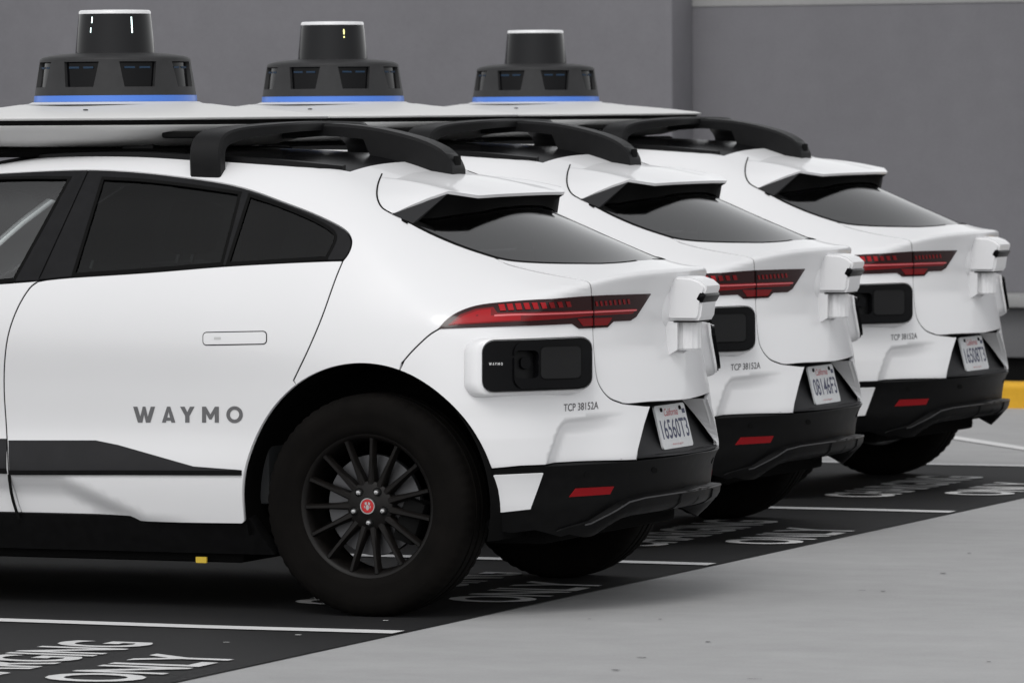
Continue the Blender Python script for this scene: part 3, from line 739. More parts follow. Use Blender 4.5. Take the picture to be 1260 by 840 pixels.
# --- tail lamps
LAMP = np.vstack([pxs([(540, 404), (551, 392.5), (568, 382.5), (593, 375.3), (635, 371), (673, 368.2), (728, 363.8), (800, 361.2)], 4), pxl([(800, 361.2), (792, 374), (782, 389.5), (775, 394.2), (754, 395.3), (747, 402.5), (712, 404.3), (703.5, 398.3), (660, 400.3), (588, 402.8), (540, 404.6)], 3)[1:]])
lampN = panel('taillight', LAMP, 'lens_dark', car, h=.02, off=.004, flange=.010, gap=0)
panel('lens', pxl([(551, 401), (566, 388), (585, 381.2), (607, 378.8), (612, 386), (640, 384.6), (727, 381.4), (781, 379.5), (777, 385.5), (727, 388), (700, 391), (660, 394), (600, 398)], 4), 'lens', lampN, h=.02, off=.0058, flange=.002, gap=0)
panel('lens', pxl([(556, 399.5), (570, 389.5), (588, 383.2), (604, 381.5), (604, 389.5), (640, 387.6), (640, 394), (600, 396.8)], 4), 'lens_bright', lampN, h=.02, off=.0068, flange=.001, gap=0)
panel('lens', pxl([(709, 391.5), (752, 390.5), (746, 399.8), (716, 401)], 4), 'lens', lampN, h=.02, off=.0058, flange=.001, gap=0)
panel('light_line', pxl([(608, 388.4), (640, 386.3), (727, 382.6), (782, 380.2), (781, 382), (727, 384.6), (640, 388.4), (608, 390.4)], 4), 'lens_line', lampN, h=.02, off=.0074, flange=.001, gap=0)
for i in range(9):
    x = 613+i*10.2; y = 380.5-i*.75; w = 7.4-.25*i
    panel('light_segment', pxl([(x, y-4.6+.1*i), (x+w, y-5.0+.1*i), (x+w+2.0, y+2.6), (x+2.4, y+3.0)], 2), 'lens_bright' if i < 6 else 'lens', lampN, h=.02, off=.0066, flange=.001, gap=0)
for i in range(8):
    x = 731+i*5.6; y = 374.8-i*.42
    panel('light_segment', pxl([(x, y-4.4), (x+2.6, y-4.5), (x+3.8, y+1.6), (x+1.4, y+1.8)], 2), 'lens', lampN, h=.02, off=.0062, flange=.001, gap=0)
# cut between the outer lamp and the tailgate lamp
strip(dom(np.array([(728, 363), (728.3, 372), (728.8, 384), (729, 404)])), .004, 'lamp_seam', 'gap', lampN, .0082, 'pair')
# --- side sensor pods under the lamps
PN = np.array([.56, -.82, .02]); PN /= np.linalg.norm(PN)
def dom_off(px, v):
    global CAM_C
    c0 = CAM_C; CAM_C = c0-v; r = dom(px); CAM_C = c0; return r
def shifted(name, pl, m, par, dep, h=.02, flange=.006, holes=()):
    V, Fc, L = shell(pl, holes, h=h, off=0, flange=flange, gap=0); V = V+PN*dep; out = [add(name, V, Fc, m, par[0], loop_normals=L)]
    V2, F2, L2 = mirrored(V, Fc, L); out.append(add(name, V2, F2, m, par[1], loop_normals=L2)); return out
DEP = .058
base_px = rrect((645, 450.5), 74, 36.5, 19, 6, -.03)
face_px = rrect((661.2, 448.5), 67.8, 32.2, 15, 6, -.035)
R0 = dom(base_px); R1 = dom_off(face_px+(face_px-face_px.mean(0))*np.array([.008, .03]), PN*(DEP-.016)); R2 = dom_off(face_px+(face_px-face_px.mean(0))*np.array([.004, .012]), PN*(DEP-.004))
def ring_on(R, dep): P, N = surf(R); return P+PN*dep
rings = [ring_on(R0, -.01), ring_on(R0, .006)]
Ra, Rb = ring_on(R0, .006), ring_on(R1, DEP-.016)
for u in (.12, .25, .4, .55, .7, .85): rings.append(Ra+(Rb-Ra)*u+PN*(.013*math.sin(math.pi*u**.8)))
rings += [Rb, ring_on(R2, DEP-.006), ring_on(R2, DEP-.020)]
pods = []
for sg in (1, -1):
    secs = [[(p[0], p[1]*sg, p[2]) for p in r] for r in rings]
    pods.append(sweep('sensor_pod', None, secs, 'paint', car, 75))
fp = dom_off(face_px, PN*DEP)
rings_f = [ring_on(fp, DEP-.02), ring_on(fp, DEP-.005), ring_on(dom_off(face_px+(face_px.mean(0)-face_px)*.012, PN*DEP), DEP+.001)]
HOLE_PX = rrect((648, 448), 15, 17, 6, 5)
shifted('pod_face', inset(fp, .003), 'glossblack', pods, DEP+.001, h=.02, flange=.014, holes=[dom_off(HOLE_PX, PN*(DEP+.001))])
rim_px = rrect((679, 447.5), 46, 29, 13, 6, -.035)
shifted('pod_bezel', dom_off(rim_px, PN*(DEP+.012)), 'glossblack', pods, DEP+.012, flange=.034, holes=[dom_off(rrect((648, 448), 15, 17, 6, 5), PN*(DEP+.012))])
shifted('pod_recess', dom_off(rrect((648, 448), 19, 20, 5, 5), PN*(DEP-.026)), 'padblack', pods, DEP-.026, flange=0)
shifted('pod_camera', dom_off(rrect((647, 446), 6, 7.5, 5.5, 6), PN*(DEP-.010)), 'glossblack', pods, DEP-.010, h=.01, flange=.015)
shifted('pod_pad', dom_off(rrect((690.5, 445.8), 24.5, 19.5, 6, 6, -.03), PN*(DEP+.0165)), 'padmatte', pods, DEP+.0165, flange=.004)
shifted('pod_pad_seam', dom_off(rrect((690.5, 445.8), 25.8, 20.8, 6.5, 6, -.03), PN*(DEP+.0128)), 'gap', pods, DEP+.0128, flange=0)
def px_text(V, Fc, px0, px1, row, hpx, name, m, par, off=.0015, vec=None, both=True, slope=0.0):
    V = np.array(V)[:, :2]; mn, mx = V.min(0), V.max(0); u = (V[:, 0]-mn[0])/(mx[0]-mn[0]); w = (V[:, 1]-mn[1])/(mx[1]-mn[1])
    px = np.stack([px0+u*(px1-px0), row-w*hpx+slope*u], -1)
    ts = dom(px) if vec is None else dom_off(px, vec)
    def place(t):
        P, N = surf(t); return P+N*off+(0 if vec is None else vec)
    P = place(ts); par = par if isinstance(par, (list, tuple)) else [par, par]
    add(name, P, Fc, m, par[0])
    if both:
        c = (ts[:, 0].min()+ts[:, 0].max()); t2 = ts.copy(); t2[:, 0] = c-t2[:, 0]; Q = place(t2)*np.array([1, -1, 1]); add(name, Q, Fc, m, par[1])
# lettering of the five-letter word on doors and pods, cut as plain geometric capitals
def word():
    G = [([(0, 1), (.26, 1), (.44, .38), (.58, 1), (.75, 1), (.89, .38), (1.07, 1), (1.33, 1), (1.04, 0), (.77, 0), (.665, .50), (.56, 0), (.29, 0)], None, 0),
         ([(0, 0), (.31, 1), (.51, 1), (.82, 0), (.58, 0), (.54, .12), (.28, .12), (.24, 0)], [(.33, .32), (.49, .32), (.41, .68)], 1.74),
         ([(0, 1), (.28, 1), (.44, .66), (.60, 1), (.88, 1), (.57, .42), (.57, 0), (.31, 0), (.31, .42)], None, 2.84),
         ([(0, 0), (0, 1), (.24, 1), (.51, .52), (.78, 1), (1.02, 1), (1.02, 0), (.77, 0), (.77, .55), (.58, .2), (.44, .2), (.25, .55), (.25, 0)], None, 4.17),
         ([(.5+.5*math.cos(a), .5+.53*math.sin(a)) for a in np.linspace(0, 6.283, 29)[:-1]], [(.5+.28*math.cos(a), .5+.31*math.sin(a)) for a in np.linspace(0, 6.283, 25)[:-1]], 5.64)]
    VV, FF = [], []
    for out, hole, x0 in G:
        v, f = tri2d(np.array(out), [np.array(hole)] if hole else [], .4); FF += [tuple(int(i)+len(VV) for i in q) for q in f]; VV += [(p[0]+x0, p[1]) for p in v]
    return VV, FF
WV, WF = word()
px_text(WV, WF, 164, 299, 520.2, 20.8, 'lettering', 'grey_text', rdoor)
px_text(WV, WF, 601.5, 618.5, 449.3, 3.4, 'lettering', 'white_small', pods, off=.002, vec=PN*(DEP+.001))
tv, tf = text_mesh('TCP 38152A', 1.0, .004)
px_text(tv, tf, 693.5, 736, 506.2, 9.2, 'lettering', 'tcp_text', bumper, slope=-3.4)
# --- rear window spoiler
on = lambda px: on_body([px])[0][0]
lead = [np.array([-.135, 0, 0]), np.array([-.135, -.2, 0]), np.array([-.13, -.38, 0])]
lead = [np.append(p[:2], surf([xy([p[0]], [p[1]])[0]])[0][0][2]) for p in lead]+[on((468, 219)), on((464.5, 238)), on((471, 256)), on((482, 262.5))]
trail = [np.array([.205, 0, 1.402]), np.array([.203, -.2, 1.4015]), np.array([.19, -.385, 1.399]), np.array([.128, -.50, 1.416]), np.array([.076, -.545, 1.395]), np.array([.028, -.59, 1.370]), on((483.5, 263.2))+np.array([.006, 0, .002])]
lead = spl(lead, 5); trail = np.array([trail[i]+(trail[i+1]-trail[i])*k/5 for i in range(len(trail)-1) for k in range(5)]+[trail[-1]])
K = 9; rows = []
for k in range(K):
    u = k/(K-1); r = []
    for a, b in zip(lead, trail):
        p = a+(b-a)*u; span = abs(b[0]-a[0]); p = p+np.array([0, 0, .022*span*math.sin(math.pi*u)+.0012*min(1, 4*u)]); r.append(p)
    rows.append(r)
n = len(lead); top = np.array(rows)
def centre_grid(g, flip=False, thick=0.0):
    k, n, _ = g.shape; V = [tuple(p) for r in g for p in r]; nf = len(V); V += [(p[0], -p[1], p[2]) for p in V[:nf]]
    Fc = []
    for j in range(k-1):
        for i in range(n-1):
            q = (j*n+i, (j+1)*n+i, (j+1)*n+i+1, j*n+i+1); Fc += [q, tuple(x+nf for x in q[::-1])]
    return V, Fc
V, Fc = centre_grid(top); low = top[-1]+np.array([-.004, 0, -.010]); nf = n*K; V = list(V)
bm = bmesh.new(); vv = [bm.verts.new(v) for v in V]
for f in Fc:
    bm.faces.new([vv[i] for i in f])
for sg in (1, -1):
    e = [bm.verts.new((p[0], p[1]*sg, p[2])) for p in low]; b0 = (K-1)*n+(0 if sg > 0 else nf)
    for i in range(n-1): bm.faces.new((vv[b0+i], vv[b0+i+1], e[i+1], e[i]))
bmesh.ops.remove_doubles(bm, verts=bm.verts, dist=1e-5)
sp = add_bm('spoiler', bm, 'paint', car, 38)
# underside landing on the glass, end fins
gl = []
for p in low:
    y = p[1]*1.02; x = np.interp(abs(y), [0, .072, .301, .522, .636], [.200, .198, .172, .100, .046])-.004; t_ = xy([x], [y])[0]; q = surf([t_])[0][0]; gl.append(q+np.array([0, 0, .004]))
gl = np.array(gl); ug = np.array([low, low*.55+gl*.45+np.array([-.012, 0, .004]), gl]); V, Fc = centre_grid(ug)
add('spoiler_underside', V, Fc, 'liner', sp, smooth=True)
A, T, B = on((482.5, 263.5)), np.array([.126, -.503, 1.408]), on((508.5, 275.5))
for sg in (1, -1):
    V = [A+[0, -.004, 0], T+[0, -.003, 0], B+[.0, -.004, .002], A+[0, .02, 0], T+[-.01, .02, 0], B+[0, .03, .004]]; V = [(p[0], p[1]*sg, p[2]) for p in V]
    add('spoiler_fin', V, [(0, 2, 1), (3, 4, 5), (0, 1, 4, 3), (1, 2, 5, 4), (2, 0, 3, 5)], 'darkgrey', sp)
box('brake_light', (.150, -.16, 1.375), (.166, .16, 1.386), 'steel', sp, .003)
strip(pxs([(470, 214), (465.2, 226), (463.6, 238), (465.5, 248), (471, 256.5), (482, 263)], 4), .0042, 'spoiler_seam', 'gap', sp, .0018, 'pair')
for pl_, par_, nm_ in ((DOOR_F, rdoor, 'door_seam'), (DOOR_R, rdoor, 'door_seam'), (B_CUT, rdoor, 'door_seam'), (SEAM, bumper, 'bumper_seam'), (TG_LOW, bumper, 'tailgate_seam'), (TG_TOP[3:], bumper, 'tailgate_seam')):
    strip(pl_[::2] if len(pl_) > 8 else pl_, .011, nm_, 'gap', par_, -.0035, 'pair')
# --- camera unit on the tailgate
ru = empty('rear_sensor', (0, 0, 0)); ru.parent = car
yw = .072
pr = [(.70, .968), (.862, .968), (.872, .985), (.880, 1.045), (.893, 1.075), (.893, 1.086), (.870, 1.105), (.835, 1.116), (.78, 1.119), (.70, 1.119)]
bm = bmesh.new(); r0 = [bm.verts.new((x, -yw, z)) for x, z in pr]; r1 = [bm.verts.new((x, yw, z)) for x, z in pr]
bm.faces.new(r0); bm.faces.new(r1[::-1])
for i in range(len(pr)): j = (i+1) % len(pr); bm.faces.new((r0[i], r0[j], r1[j], r1[i]))
bmesh.ops.recalc_face_normals(bm, faces=bm.faces)
bmesh.ops.bevel(bm, geom=[e for e in bm.edges if abs(e.verts[0].co.y-e.verts[1].co.y) < 1e-6], offset=.009, segments=3, affect='EDGES')
add_bm('housing', bm, 'paint', ru, 40)
box('camera_lens', (.862, -.0735, 1.030), (.889, .0735, 1.064), 'lenspane', ru, .009, 3, rot=Matrix.Translation((.876, 0, 1.05)) @ Matrix.Rotation(math.radians(30), 4, 'Y') @ Matrix.Translation((-.876, 0, -1.05)))
#box('lens_hood', (.850, -.074, 1.026), (.880, .074, 1.060), 'glossblack', ru, .01, rot=Matrix.Translation((.876, 0, 1.05)) @ Matrix.Rotation(math.radians(-30), 4, 'Y') @ Matrix.Translation((-.876, 0, -1.05)))
box('light_seam', (.775, -.0735, .962), (.855, .06, .967), 'padblack', ru, .001)
for sg in (1, -1):
    V = [(.72, -.070*sg, .966), (.788, -.070*sg, .966), (.786, -.070*sg, .868), (.726, -.070*sg, .832)]; V += [(x, y+.012*sg, z) for x, y, z in V]
    f = [(0, 1, 2, 3), (7, 6, 5, 4), (0, 4, 5, 1), (1, 5, 6, 2), (2, 6, 7, 3), (3, 7, 4, 0)]
    add('bracket', V, f if sg > 0 else [q[::-1] for q in f], 'paint', ru)
bm = bmesh.new(); nn_ = 40; prof = [(.046, .868), (.048, .875), (.048, .962)]
for j, (r, z) in enumerate(prof):
    pass
V, Fc = lathe_vf([(.044, .866), (.048, .872), (.048, .964)], 48)
V = [((x*(1.0 if i % 4 < 2 else .95))+.800, y*(1.0 if i % 4 < 2 else .95), z) for i, (x, y, z) in enumerate(V)]
Fc.append(tuple(range(47, -1, -1)))
add('ribbed_cylinder', V, Fc, 'paint', ru)
# patch the sheet-metal blister the unit sits on
V, Fc = lathe_vf([(.13, 0), (.125, .006), (.10, .016), (.06, .022), (.001, .024)], 40, sx=1, sy=1.25, power=3)
bl = add('mount_blister', [(.742+z, x*.82, 1.035+y*.62) for x, y, z in V], [f[::-1] for f in Fc], 'paint', ru, smooth=True)
# --- number plate
PLATES = ['16560T3', '08146F3', '16508T3']
def make_plate(num):
    root = empty('license_plate', (.742, 0, .603)); root.parent = car
    root.rotation_euler = (0, math.radians(-14), 0)
    w, h = .142, .076
    o = rrect((0, 0), w, h, .012, 5); V = [(.004, y, z) for y, z in o]+[(-.003, y, z) for y, z in o]; n = len(o)
    add('plate', V, [tuple(range(n)), tuple(range(2*n-1, n-1, -1))]+[(i, n+i, n+(i+1) % n, (i+1) % n) for i in range(n)], 'plate', root)
    def txt(s, yc, zc, wd, ht, m, nm, bold=0.0, shear=0.0):
        v, f = text_mesh(s, 1.0, bold, shear=shear); mn, mx = v.min(0), v.max(0)
        add(nm, [(.0046, yc+((p[0]-mn[0])/(mx[0]-mn[0])-.5)*wd, zc+((p[1]-mn[1])/(mx[1]-mn[1])-.5)*ht) for p in v], f, m, root)
    txt(num, .004, -.008, .252, .068, 'plateink', 'plate_number', .012)
    txt('California', 0, .050, .13, .026, 'platered', 'plate_state', .004, .35)
    txt('dmv.ca.gov', 0, -.062, .10, .009, 'platered', 'plate_footer')
    for y in (-.088, .088):
        lathe('plate_screw', [(.001, .0), (.0075, .0), (.0075, .004), (.001, .005)], 'gap', root, 12, loc=(0, 0, 0)).matrix_local = Matrix.Translation((.0045, y, .060)) @ Matrix.Rotation(math.pi/2, 4, 'Y')
    box('plate_sticker', (.0042, .105, .040), (.0048, .132, .056), 'plateink', root)
    return root
plate1 = make_plate(PLATES[0])
# --- roof sensor: platform, dome, lidar
rs = empty('roof_sensor', (-1.383, 0, 0)); rs.parent = car
SX, SY, PW = 1.0, .86, 2.7
lathe('platform_upper', [(.736, 1.664), (.742, 1.668), (.742, 1.672), (.72, 1.678), (.62, 1.690), (.50, 1.702), (.40, 1.711), (.335, 1.720)], 'satin', rs, 96, sx=SX, sy=SY, power=2.5, cap=False, sharp=60)
lathe('platform_seam', [(.70, 1.640), (.722, 1.640), (.722, 1.666), (.70, 1.666)], 'gap', rs, 96, sx=SX, sy=SY, power=2.5, cap=False)
lathe('platform_lower', [(.30, 1.568), (.46, 1.569), (.56, 1.576), (.65, 1.597), (.71, 1.625), (.735, 1.641), (.737, 1.646), (.70, 1.648)], 'satin', rs, 96, sx=SX, sy=SY, power=2.5, cap=True, sharp=60)
lathe('dome_collar', [(.335, 1.7195), (.310, 1.7225), (.298, 1.7275), (.2905, 1.7285)], 'satin', rs, 96, cap=False, sharp=60)
lathe('blue_band', [(.286, 1.7285), (.2915, 1.729), (.2895, 1.7510), (.284, 1.7515)], 'blue', rs, 96, cap=False)
# dome wall with eight camera windows
def dome_r(z): return np.interp(z, [1.7515, 1.78, 1.875], [.288, .2835, .268])
NW, NA, zs_ = 8, 16, [1.7515, 1.768, 1.781, 1.79, 1.81, 1.83, 1.852, 1.870, 1.878]
V, Fc = [], []; tot = NW*NA
w0 = math.radians(21.5-45)      # window phase seen from the photograph's side
view = math.atan2(-1, .385)     # direction towards the open side of the lot
for z in zs_:
    for i in range(tot):
        k_ = i % NA; sh = {3: 1, 13: -1}.get(k_, 0)*np.interp(z, [1.768, 1.781, 1.870, 1.878], [0, 1.0, -.25, 0])
        a = view+math.radians(1.0)+2*math.pi*(i+sh)/tot; r = dome_r(z); V.append((r*math.cos(a), r*math.sin(a), z))
win = {}
for j in range(len(zs_)-1):
    for i in range(tot):
        k = i % NA; is_win = 2 <= j <= 6 and 3 <= k <= 12
        if is_win: continue
        Fc.append((j*tot+i, j*tot+(i+1) % tot, (j+1)*tot+(i+1) % tot, (j+1)*tot+i))
bm = bmesh.new(); vv = [bm.verts.new(v) for v in V]
for f in Fc: bm.faces.new([vv[i] for i in f])
# inward lips round each window
be = [e for e in bm.edges if len(e.link_faces) == 1 and 1.76 < (e.verts[0].co.z+e.verts[1].co.z)/2 < 1.872]
ret = bmesh.ops.extrude_edge_only(bm, edges=be)
for v in [g for g in ret['geom'] if isinstance(g, bmesh.types.BMVert)]:
    k = .93; v.co.x *= k; v.co.y *= k
for v in [v for v in bm.verts if not v.link_faces]: bm.verts.remove(v)
add_bm('dome_wall', bm, 'dome', rs, 35)
lathe('dome_core', [(.235, 1.752), (.225, 1.876)], 'liner', rs, 64, cap=False)
for i in range(NW):
    a = view+math.radians(1.0)+2*math.pi*(i+.5)/NW; rt = Matrix.Rotation(a, 4, 'Z')
    V = []; Fc = []
    for j, z in enumerate((1.778, 1.80, 1.84, 1.872)):
        for k2 in range(9):
            b_ = a+math.radians(-16.5+33*k2/8); r = dome_r(z)*.948; V.append((r*math.cos(b_), r*math.sin(b_), z))
    for j in range(3):
        for k2 in range(8): Fc.append((j*9+k2, j*9+k2+1, (j+1)*9+k2+1, (j+1)*9+k2))
    add('camera_window', V, Fc, 'lenspane', rs, smooth=True)
    for yy in (-.030, .026): box('lens_coating', (.2578, yy-.020, 1.846), (.2592, yy+.020, 1.853), 'lensblue', rs, rot=rt)
lathe('dome_shoulder', [(.268, 1.8775), (.2665, 1.8825), (.255, 1.8885), (.22, 1.8955), (.18, 1.9005), (.13, 1.903)], 'dome', rs, 72, cap=False, sharp=50)
lathe('lidar', [(.142, 1.902), (.1415, 1.91), (.131, 2.02), (.1285, 2.041)], 'lidar', rs, 72, cap=False)
lathe('lidar_cap', [(.1288, 2.0412), (.1278, 2.050), (.122, 2.0545), (.06, 2.056), (.001, 2.056)], 'paint', rs, 72, cap=False, sharp=60)
def add_glint(px, z0, z1, m, w=.0042):
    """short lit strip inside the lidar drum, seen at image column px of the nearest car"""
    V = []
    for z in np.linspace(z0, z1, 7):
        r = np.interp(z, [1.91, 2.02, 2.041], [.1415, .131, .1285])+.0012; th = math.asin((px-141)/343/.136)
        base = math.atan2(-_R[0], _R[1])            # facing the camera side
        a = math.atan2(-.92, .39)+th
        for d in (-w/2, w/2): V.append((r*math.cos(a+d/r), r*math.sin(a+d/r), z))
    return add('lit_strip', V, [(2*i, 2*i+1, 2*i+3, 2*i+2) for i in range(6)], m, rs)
GLINTS = [add_glint(115, 2.008, 2.030, 'led'), add_glint(114, 1.974, 1.992, 'led', .0036), add_glint(164.5, 1.972, 2.029, 'led', .0046)]
# handle recesses in the lower platform edge
for a0 in (-48, -132, 48, 132):
    a = math.radians(a0); k = (abs(math.cos(a))**2.5+abs(math.sin(a))**2.5)**(-1/2.5)
    cx, cy = .712*k*math.cos(a), .712*k*math.sin(a)*SY
    box('grip_recess', (cx-.075, cy-.03, 1.600), (cx+.075, cy+.03, 1.624), 'gap', rs, .011, 3)
for sx_ in (-1, 1):
    for sy_ in (-1, 1): box('platform_mount', (.30*sx_-.06, .40*sy_-.03, 1.535), (.30*sx_+.06, .40*sy_+.03, 1.585), 'rackblack', rs, .006)
box('platform_base', (-.50, -.44, 1.535), (.50, .44, 1.5675), 'liner', rs, .02)
lathe('platform_screw', [(.001, 0), (.009, 0), (.009, .003), (.001, .004)], 'darkgrey', rs, 12, loc=(.12, -.47, 1.699))
# --- rack legs and cable fairing
rack = empty('roof_rack', (-.6, 0, 1.5)); rack.parent = car
def leg(sg, x0, xt):
    pts = [(-.652, 1.468), (-.655, 1.54), (-.640, 1.578), (-.60, 1.600), (-.52, 1.616), (-.40, 1.628), (-.25, 1.636), (0.02, 1.640)]
    pts = spl([(p[0], p[1]) for p in pts], 4); secs = []
    for i, (y, z) in enumerate(pts):
        d = pts[min(i+1, len(pts)-1)]-pts[max(i-1, 0)]; d = d/np.linalg.norm(d); nrm = np.array([-d[1], d[0]])
        u = ssmooth(np.array(y), -.64, -.25); xw = .058; th = .016+.006*(1-u); xc = x0+(xt-x0)*u
        s = []
        for cx, cn in ((-xw, -th), (-xw, th-.007), (-xw+.007, th), (xw-.007, th), (xw, th-.007), (xw, -th)):
            s.append((xc+cx+.6, sg*(-1)*-(y+nrm[0]*cn), z+nrm[1]*cn-1.5))
        secs.append(s)
    return sweep('rack_leg', None, secs, 'rackblack', rack, 35)
leg(1, -.705, -.60); leg(-1, -.705, -.60)
pts = spl([(-.70, 1.640), (-.56, 1.648), (-.42, 1.640), (-.30, 1.622), (-.18, 1.592), (-.105, 1.560), (-.068, 1.528), (-.052, 1.500), (-.050, 1.470)], 4); secs = []
for x, z in pts:
    zr = surf([xy([x], [0.0])[0]])[0][0][2]-.015; zb = min(zr, z-.004) if x > -.36 else max(zr, z-.045-(.36+x)*-0)
    zb = zr if x > -.36 else z-.045
    zb = min(zb, z-.004); w = .058
    secs.append([(x+.6, -w, zb-1.5), (x+.6, -w, z-.010-1.5), (x+.6, -w+.010, z-1.5), (x+.6, w-.010, z-1.5), (x+.6, w, z-.010-1.5), (x+.6, w, zb-1.5)])
sweep('cable_fairing', None, secs, 'rackblack', rack, 35)
box('fairing_port', (.540, -.030, -.002), (.5505, .022, .032), 'gap', rack, .006)
box('platform_tail_mount', (-.10, -.05, .135), (.04, .05, .150), 'rackblack', rack, .005)
for sg in (1, -1):
    re_ = ROOF_EDGE[2:]+np.array([0, .018]); secs = []
    for p in surf(re_)[0]:
        x = p[0]
        secs.append([(x+.6, sg*(p[1]+a), p[2]+b-1.5) for a, b in ((-.016, -.01), (-.014, .010), (.014, .013), (.016, -.01))])
    sweep('roof_rail', None, secs, 'padblack', rack, 35)
# --- wheels
def make_wheel():
    w = empty('wheel', (0, -.815, .374)); w.parent = car
    hw = .118
    pf = [(.236, .098), (.250, .108), (.275, .115), (.305, .118), (.335, .115), (.352, .109), (.363, .099), (.3700, .086), (.3725, .068), (.3730, .050), (.3660, .049), (.3660, .040), (.3740, .039), (.3742, .008), (.3665, .007), (.3665, -.007), (.3742, -.008), (.3740, -.039), (.3660, -.040), (.3660, -.049), (.3730, -.050), (.3725, -.068), (.3700, -.086), (.363, -.099), (.352, -.109), (.335, -.115), (.330, -.1165), (.305, -.118), (.300, -.1165), (.275, -.115), (.262, -.1125), (.258, -.1105), (.250, -.108), (.243, -.100), (.236, -.094)]
    n = 180; V, Fc = lathe_vf(pf, n, 'y'); V = [list(v) for v in V]
    for j, (r, y) in enumerate(pf):
        if .0605 < abs(y) < .1 and r > .35:
            for i in range(n):
                if i % 3 == 0 and abs(y) > .06:
                    k = (r-.0035)/r; v = V[j*n+i]; v[0] *= k; v[2] *= k
    add('tyre', V, [f[::-1] for f in Fc], 'rubber', w, smooth=True).data.set_sharp_from_angle(angle=math.radians(38))
    lathe('rim', [(.232, .095), (.220, .06), (.215, .0), (.219, -.06), (.226, -.086), (.232, -.094), (.240, -.098), (.2435, -.0985), (.2435, -.093), (.236, -.088)], 'rim', w, 96, 'y', cap=False, sharp=40)
    lathe('hub', [(.001, -.088), (.030, -.088), (.036, -.087), (.050, -.082), (.074, -.080), (.082, -.074), (.084, -.030), (.001, -.030)], 'rim', w, 48, 'y', cap=False)
    # one spoke, then copies
    secs = []
    for r, y, hw_, dep in ((.070, -.080, .0125, .040), (.10, -.083, .0105, .034), (.14, -.087, .0088, .030), (.18, -.0905, .0078, .028), (.21, -.0925, .0078, .028), (.2275, -.0935, .0095, .028)):
        secs.append([(r, y+dep, -hw_*1.25), (r, y+.006, -hw_), (r, y, -hw_*.55), (r, y, hw_*.55), (r, y+.006, hw_), (r, y+dep, hw_*1.25)])
    s0 = sweep('spoke', None, secs, 'rim', w, 30)
    for i in range(15):
        o = s0 if i == 0 else s0.copy()
        if i: COL.objects.link(o); o.parent = w
        o.rotation_euler = (0, -math.radians(86+24*i), 0)
    l0 = lathe('lug_nut', [(.001, -.0965), (.006, -.0962), (.0088, -.093), (.0105, -.088), (.0105, -.076)], 'steel', w, 16, 'y', cap=False)
    for i in range(5):
        o = l0 if i == 0 else l0.copy()
        if i: COL.objects.link(o); o.parent = w
        a = math.radians(56+72*i); o.location = (.0560*math.cos(a), 0, .0560*math.sin(a))
        q = lathe('nut_recess', [(.001, -.0835), (.0155, -.0835), (.0165, -.078)], 'gap', w, 16, 'y', cap=False); q.location = o.location
    lathe('cap_ring', [(.0225, -.090), (.0235, -.0945), (.0265, -.0945), (.0275, -.0885)], 'steel', w, 40, 'y', cap=False)
    lathe('hub_cap', [(.001, -.0938), (.0228, -.0935)], 'red', w, 40, 'y', cap=False)
    # pale emblem on the cap: ears, muzzle and cheeks as a few raised facets
    em = [[(-.011, .012), (-.003, .015), (-.002, .006), (-.009, .003)], [(.003, .015), (.011, .012), (.009, .003), (.002, .006)], [(-.004, .004), (.004, .004), (.007, -.006), (.003, -.014), (-.003, -.014), (-.007, -.006)], [(-.013, .001), (-.009, .001), (-.009, -.008), (-.012, -.006)], [(.009, .001), (.013, .001), (.012, -.006), (.009, -.008)]]
    V, Fc = [], []
    for pl in em: Fc.append(tuple(range(len(V), len(V)+len(pl)))); V += [(x*.95, -.0944, z*.95) for x, z in pl]
    add('cap_emblem', V, Fc, 'steel', w)
    lathe('brake_disc', [(.075, -.030), (.080, -.034), (.168, -.034), (.170, -.030), (.170, -.010), (.168, -.006), (.08, -.006)], 'disc', w, 64, 'y', cap=False)
    bm = bmesh.new(); rt = Matrix.Rotation(math.radians(20), 4, 'Y')
    box_bm(bm, (.105, -.066, -.075), (.185, .02, .075), .014, 2, rt); add_bm('brake_caliper', bm, 'gap', w)
    lathe('axle_hub', [(.001, -.032), (.075, -.032), (.072, -.055), (.001, -.056)], 'rim', w, 32, 'y', cap=False)
    return w
def link_copy(o, parent, skip=()):
    c = o.copy(); COL.objects.link(c); c.parent = parent
    for ch in [k for k in CHILD.get(o.name, [])]:
        if ch.name in skip: continue
        link_copy(ch, c, skip)
    return c
def index_children():
    d = {}
    for o in COL.objects:
        if o.parent: d.setdefault(o.parent.name, []).append(o)
    return d
wheel = make_wheel()
CHILD = index_children()
for (x, y, rz) in ((0, .815, math.pi), (-2.99, -.815, 0), (-2.99, .815, math.pi)):
    c = link_copy(wheel, car); c.location = (x, y, .374); c.rotation_euler = (0, 0, rz)
for x0 in (0, -2.99):
    for sg in (1, -1):
        V, Fc = [], []; na = 40; ys = [-.915, -.86, -.55, -.54]
        rad = [.455, .462, .462, .20]
        for k, (y, r) in enumerate(zip(ys, rad)):
            for i in range(na+1):
                a = math.radians(-14+208*i/na); V.append((x0+r*math.cos(a)*.985, y*sg, .378+r*math.sin(a)*1.015))
        for k in range(3):
            for i in range(na): 
                q = (k*(na+1)+i, k*(na+1)+i+1, (k+1)*(na+1)+i+1, (k+1)*(na+1)+i); Fc.append(q if sg > 0 else q[::-1])
        add('wheel_liner', V, Fc, 'liner', car, smooth=True)
